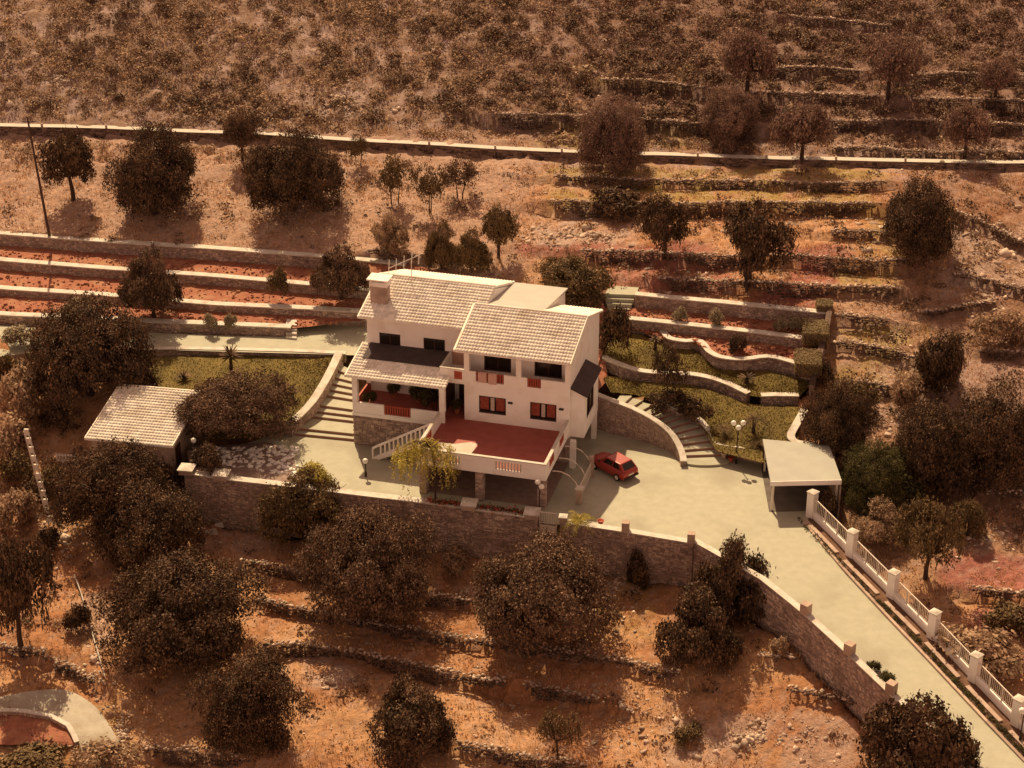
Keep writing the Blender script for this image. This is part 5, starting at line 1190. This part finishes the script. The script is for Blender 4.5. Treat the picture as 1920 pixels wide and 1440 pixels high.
for _ in range(30):
    rr = FW[None]+RT[None]*((ppos[:, :1]-960)/FPX)+UP[None]*((720-ppos[:, 1:2])/FPX); pw_ = CAMP+rr*((zz-CAMP[2])/rr[:, 2])[:, None]; zz = zz*.4+.6*tps(pw_[:, 0], pw_[:, 1])
ok = ~inpoly(pw_[:, 0], pw_[:, 1], GARD); ppos = pw_[ok]; ps = ps[ok]; ppos[:, 2] = hgt(ppos[:, 0], ppos[:, 1]); tag(rocks('loose_rocks', ppos, ps, MROCK, 4, .6), 'pale loose rocks strewn over the slopes and field', 'rocks', kind='stuff')
# tiny stones over the whole field
P = zone_pts(24000, 6, lambda px, py, X, Y: np.clip((vnoise(X, Y, .35, 51)-.4)*4, 0, 1)*np.where(py < 240, .3, .9)); tag(rocks('field_stones', P, rng.gamma(3, .024, len(P))+.02, MROCK, 9, .7), 'small pale stones scattered through the dry grass', 'stones', kind='stuff')
# clods and weeds on the tilled beds
for nm, Aa, Bb, k in (('bed_clods', tops[0], tops[1], 1),):
    pass
cl = []
for i in range(3):
    a_, b_ = resample(tops[i], n=200), resample(tops[i+1], n=200)
    for _ in range(500):
        j = rng.randint(200); f_ = rng.uniform(.12, .95); p = a_[j]*(1-f_)+b_[j]*f_; p = np.array([p[0], p[1], tops[i][0, 2]]); cl.append(p)
for Aa, Bb, zz in ((R3, R2, 3.7), (np.array(R2), np.array(R1), 4.4)):
    a_, b_ = resample(Aa, n=100), resample(np.array(Bb), n=100)
    for _ in range(400):
        j = rng.randint(100); f_ = rng.uniform(.15, .9); p = a_[j]*(1-f_)+b_[j]*f_; cl.append(np.array([p[0], p[1], zz]))
cl = np.array(cl); tag(rocks('soil_clods', cl, rng.gamma(3, .03, len(cl))+.03, MSOIL, 12, .7), 'clods of red soil on the tilled garden terraces', 'soil', kind='stuff')
# planting along the fence
P = []
for i in range(len(fw_)-1):
    for _ in range(34 if i < 2 else 60):
        f_ = rng.rand(); e = fw_[i]*(1-f_)+fw_[i+1]*f_; d = (fw_[i+1]-fw_[i]); d /= np.linalg.norm(d); nn = np.array([d[1], -d[0], 0]); P.append(e+nn*rng.uniform(.95, 1.25)+np.array([0, 0, .05]))
P = np.array(P); o = clumps('border_planting', P, rng.uniform(.1, .26, len(P)), 40, .06, LF_GREEN, 14); tag(o, 'low dark green planting between kerb and driveway fence', 'planting')
# rock garden of pale stones left of the court
pg = []; ss = []
for _ in range(330):
    x, y = rng.uniform(362, 560), rng.uniform(838, 895)
    if y > 850+ (x-362)*.2 or (x > 520 and y < 845): 
        if y > 862+(x-362)*.16: continue
    pg.append(G(x, y, .05)); ss.append(rng.uniform(.12, .34))
tag(rocks('rock_garden', np.array(pg), ss, MW, 15, .5), 'pale rounded stones of the rock garden beside the grey gate', 'rocks', kind='stuff')
rg = sheet('garden_soil', GL((360,893,.03),(420,900,.03),(500,910,.03),(560,900,.03)), GL((350,845,.03),(420,835,.03),(500,828,.03),(548,845,.03)), MMORT, 20, 8, .1, 61)

# ------------------------------------------------------------------ car
hd = math.atan2(.74, -.67); car = empty('parked_car', G(1149, 884, 0), hd)
L_, Wd = 3.65, 1.56
sec = [(-1.82, .30, .62, .66), (-1.79, .24, .86, .73), (-1.5, .2, .90, .76), (-.6, .2, .90, .78), (.4, .2, .89, .78), (.95, .2, .86, .77), (1.5, .22, .76, .73), (1.76, .26, .66, .68), (1.82, .32, .56, .62)]
m = MB(); k = 0
for (x, zb, zt, hw) in sec:
    for (y, z) in ((-hw*.86, zb), (-hw, zb+.14), (-hw*1.0, zt-.22), (-hw*.93, zt-.03), (-hw*.6, zt+.015), (hw*.6, zt+.015), (hw*.93, zt-.03), (hw, zt-.22), (hw, zb+.14), (hw*.86, zb)): m.v.append((x, y, z))
ns_ = 10
for i in range(len(sec)-1):
    for j in range(ns_): q = (j+1) % ns_; m.f.append((i*ns_+j, (i+1)*ns_+j, (i+1)*ns_+q, i*ns_+q))
m.f.append(tuple(range(ns_))); m.f.append(tuple(range((len(sec)-1)*ns_+ns_-1, (len(sec)-1)*ns_-1, -1)))
body = m.build('body', MCAR, car, True)
gb = [(-1.74, -.70, .88), (.78, -.70, .88), (.78, .70, .88), (-1.74, .70, .88)]; gt = [(-1.28, -.57, 1.34), (.12, -.58, 1.36), (.12, .58, 1.36), (-1.28, .57, 1.34)]
m = MB(); m.hexa(gb, gt); cabin = m.build('cabin', MCAR, car); bv = cabin.modifiers.new('b', 'BEVEL'); bv.width = .05; bv.segments = 3
def pane(face, x0, x1, z0, z1, nm='window_pane'):
    A_, B_, C_, D2 = [Vector(p) for p in face]; nn = (B_-A_).cross(D2-A_).normalized()*.012
    q = lambda s, t_: A_.lerp(B_, s).lerp(D2.lerp(C_, s), t_)+nn
    mm = MB(); mm.quad(q(x0, z0), q(x1, z0), q(x1, z1), q(x0, z1)); return mm.build(nm, MGLASS, cabin)
pane([gb[3], gb[0], gt[0], gt[3]], .1, .9, .14, .9, 'rear_window'); pane([gb[1], gb[2], gt[2], gt[1]], .08, .92, .08, .9, 'windscreen')
for f_ in ([gb[0], gb[1], gt[1], gt[0]], [gb[2], gb[3], gt[3], gt[2]]):
    rv = f_[0][1] > 0
    for (a, b_) in ((.14, .44), (.48, .86)):
        pane(f_, (1-b_) if rv else a, (1-a) if rv else b_, .12, .86)
for x in (-1.14, 1.15):
    for s in (-1, 1):
        m = MB(); m.tube([(x, s*.64, .28), (x, s*.79, .28)], .28, 18); wl = m.build('wheel', MTYRE, car); m = MB(); m.tube([(x, s*.785, .28), (x, s*.80, .28)], .17, 14); m.build('hub', MMETAL, wl)
for s in (-1, 1): hb('tail_light', MLAMPR, (-1.84, -1.80, s*.56-.1, s*.56+.1, .60, .76), parent=car); hb('headlight', MPLATE, (1.78, 1.81, s*.48-.13, s*.48+.13, .5, .62), parent=car); hb('mirror', MDARKM, (.55, .68, s*.8-.07, s*.8+.07, .9, 1.0), parent=car)
hb('number_plate', MPLATE, (-1.845, -1.815, -.25, .25, .5, .6), parent=car); hb('bumper', MDARKM, (-1.9, -1.78, -.7, .7, .3, .44), parent=car); hb('bumper', MDARKM, (1.78, 1.9, -.68, .68, .3, .42), parent=car)
tag(car, 'small red hatchback parked on the court beside the house', 'car')

# ------------------------------------------------------------------ lamps, poles, small things
def globe_lamp(px, py, z, h, globes, label, r=.2, T_=None):
    root = empty('globe_lamp', G(px, py, z) if T_ is None else T_); m = MB(); m.tube([(0, 0, -.05), (0, 0, .35), (0, 0, .4), (0, 0, h)], [.09, .08, .045, .035], 8); m.build('post', MDARKM, root)
    for (dx, dy, dz) in globes:
        m = MB()
        if abs(dx)+abs(dy) > .05: m.tube([(0, 0, h-.35+dz), (dx*.6, dy*.6, h-.3+dz), (dx, dy, h+dz)], .02, 5); m.build('arm', MDARKM, root)
        m = MB(); c_ = (dx, dy, h+r+dz); m.lathe([(.001, -r)]+[(r*math.cos(t_), r*math.sin(t_)) for t_ in np.linspace(-1.35, 1.35, 9)]+[(.001, r)], c_, 14); m.build('globe', MGLOBE, root, True)
    return tag(root, label, 'lamp')
globe_lamp(1380, 869, 0, 2.95, [(-.33, .1, .1), (.36, .1, .12), (0, -.25, -.08)], 'black lamp post with three white globes beside the right garden steps')
globe_lamp(1011, 965, 0, 2.2, [(-.12, 0, .2), (.14, -.1, -.12)], 'lamp with two white globes on the wall by the terrace corner')
globe_lamp(366, 862, 0, 1.4, [(0, 0, 0)], 'single white globe lamp in the rock garden by the outbuilding')
globe_lamp(160, 940, 0, 1.1, [(0, 0, 0)], 'single white globe lamp among the trees at the far left', .17, T(160, 940))
globe_lamp(686, 893, 0, 1.05, [(0, 0, 0)], 'single white globe lamp at the foot of the terrace stair')
globe_lamp(1912, 1390, -1.45, 1.9, [(-.12, 0, .1), (.2, 0, .15)], 'white globe lamp at the bottom right corner of the driveway', .2)
# leaning wooden power pole
b_ = T(93, 442); tp = b_+np.array([-.85, .6, 10.4]); S_ = FPX/depth(b_); m = MB(); m.tube([b_-np.array([0, 0, .4])-b_, tp-b_], [.13, .08], 8); pl = empty('power_pole', b_); m.build('shaft', MWOOD, pl)
m = MB(); q = tp-b_; m.tube([q+np.array([-.5, 0, -.4]), q+np.array([.5, 0, -.4])], .05, 4); m.build('cross_arm', MWOOD, pl); tag(pl, 'thin leaning wooden power pole at the left edge of the slope', 'pole')
# pierced concrete pole
b_ = T(97, 985); m = MB(); cp_ = empty('concrete_pole', b_); H_ = 7.6
lean = lambda z: (-1.0*z/H_, .1*z/H_)
for s in (-.19, .15):
    m = MB(); x0, y0 = lean(0); x1, y1 = lean(H_); m.hexa([(s, -.1, -.3), (s+.06, -.1, -.3), (s+.06, .1, -.3), (s, .1, -.3)], [(x1+s*.8, y1-.09, H_), (x1+s*.8+.06, y1-.09, H_), (x1+s*.8+.06, y1+.09, H_), (x1+s*.8, y1+.09, H_)]); m.build('chord', MWC, cp_)
for k in range(11):
    z = .3+k*.7; x, y = lean(z); m = MB(); m.box(x-.15, x+.16, y-.08, y+.08, z, z+.46); m.build('web', MWC, cp_)
tag(cp_, 'pale pierced concrete pole leaning at the left', 'pole')
# pale water pipe lying along the left stones
pts = [T(*q)+np.array([0, 0, .25]) for q in ((140,1083),(152,1115),(165,1160),(180,1215),(198,1275))]; m = MB(); m.tube([p-pts[0] for p in pts], .045, 6); o = m.build('water_pipe', MWC); o.location = pts[0]; tag(o, 'pale water pipe lying on the stones at the lower left', 'pipe')
pts = [T(*q)+np.array([0, 0, .12]) for q in ((1140,1248),(1190,1262),(1240,1272))]; m = MB(); m.tube([p-pts[0] for p in pts], .04, 6); o = m.build('cane', MLACE); o.location = pts[0]; tag(o, 'pale cane lying in the field below the middle tree', 'cane')
# white sheet-metal scraps by the wall
for px, py, lab, s in ((398, 1000, 'white folded sheet leaning near the retaining wall', .5), (412, 985, 'white upright board scrap near the retaining wall', .35)):
    p = T(px, py); m = MB(); m.hexa([(-s, -.2, -.05), (s, -.25, -.05), (s*.8, .2, -.05), (-s*.9, .25, -.05)], [(-s*.9, -.12, s*.6), (s*.6, -.1, s*.9), (s*.55, -.04, s*.9), (-s*.85, -.06, s*.6)]); o = m.build('scrap_board', MWC); o.location = p; tag(o, lab, 'scrap')
# pots by the right steps
for px, py, mt, lab, s in ((1357, 858, MSTONE2, 'pale stone urn at the foot of the right garden steps', 1.0), (1370, 866, MREDP, 'red plant pot beside the stone urn', .8), (1126, 985, MREDP, 'red flower pot by the front wall beside the palm', .8)):
    m = MB(); m.lathe([(0, 0), (.18, 0), (.15, .08), (.24, .35), (.32, .5), (.26, .5), (.2, .4), (0, .38)], k=14); o = m.build('flower_pot', mt, None, True); o.location = G(px, py, .16 if px < 1365 and px > 1300 else .0); o.scale = (s, s, s); tag(o, lab, 'pot')
# arched pergola hoops and railing right of the terrace
perg = empty('pergola', Hw(.4, 1.2, 0), -TH)
for v in (0.0, 1.9, 3.7):
    pts = [(0, v, 2.25), (.6, v, 2.28), (1.2, v, 2.05), (1.65, v, 1.6), (1.9, v, 1.05), (1.95, v, .9)]; m = MB(); m.tube(pts, .045, 6); m.build('hoop', MMETAL, perg)
m = MB(); m.box(1.75, 2.15, -.25, .15, -.05, 1.15); m.build('pillar', MSTONE2, perg); m = MB(); m.box(1.68, 2.22, -.32, .22, 1.153, 1.26); m.build('pillar_cap', MWC, perg)
m = MB(); m.box(1.8, 2.1, 3.6, 3.9, -.05, 1.7); m.build('pillar', MSTONE2, perg)
for z in (.25, 1.25): m = MB(); m.box(1.93, 1.97, .15, 3.6, z, z+.05); m.build('rail', MMETAL, perg)
for k in range(14): m = MB(); y = .15+3.45*(k+.5)/14; m.box(1.935, 1.965, y-.015, y+.015, .3, 1.25); m.build('bar', MMETAL, perg)
tag(perg, 'white metal hoops with railing between terrace and red car', 'pergola')
# low white picket railing far left
b_ = T(106, 868); pk = empty('picket_railing', b_, -.15)
for z in (.25, .65): m = MB(); m.box(0, 1.6, -.03, .03, z, z+.08); m.build('rail', MW, pk)
for k in range(7): m = MB(); x = .1+k*.23; m.box(x-.05, x+.05, -.06, -.032, 0, .85); m.build('picket', MW, pk)
tag(pk, 'short white picket railing left of the outbuilding', 'railing')
# pale track and red bed at the lower left
tr_o = [T(*q)+np.array([0, 0, .1]) for q in ((-30,1318),(60,1300),(130,1300),(180,1330),(215,1380),(235,1440),(240,1500))]; tr_i = [T(*q)+np.array([0, 0, .1]) for q in ((-30,1345),(50,1340),(95,1350),(135,1375),(150,1400),(155,1440),(150,1500))]
tr_o = smooth(tr_o, 5); tr_i = smooth(tr_i, 5)
def drape(name, a, bb, mat, m=8, up=.07):
    k = np.linspace(0, 1, m)[:, None, None]; Pq = (a[None]*(1-k)+bb[None]*k).reshape(-1, 3); Pq[:, 2] = hgt(Pq[:, 0], Pq[:, 1])+up+.12
    n = len(a); ii = np.arange(n*m).reshape(m, n); f = np.stack([ii[:-1, :-1], ii[:-1, 1:], ii[1:, 1:], ii[1:, :-1]], -1).reshape(-1, 4); return struct(link(name, mesh_np(name, Pq, f), mat))
drape('track', tr_i, tr_o, MGRAVEL)
bd = resample([T(*q)+np.array([0, 0, .5]) for q in ((-60,1345),(40,1346),(95,1356),(130,1375),(143,1405))], st=.8)
masonry('garden_wall', 'low wall around the red bed at the bottom left corner', bd, .9, th=.2, cap=.06, mat=MSTONE2)
drape('soil_bed', resample([T(*q) for q in ((-60,1402),(0,1402),(70,1402),(140,1404))], n=14), resample(bd, n=14)-np.array([0, .0, .1]), MSOIL, 6, .15)
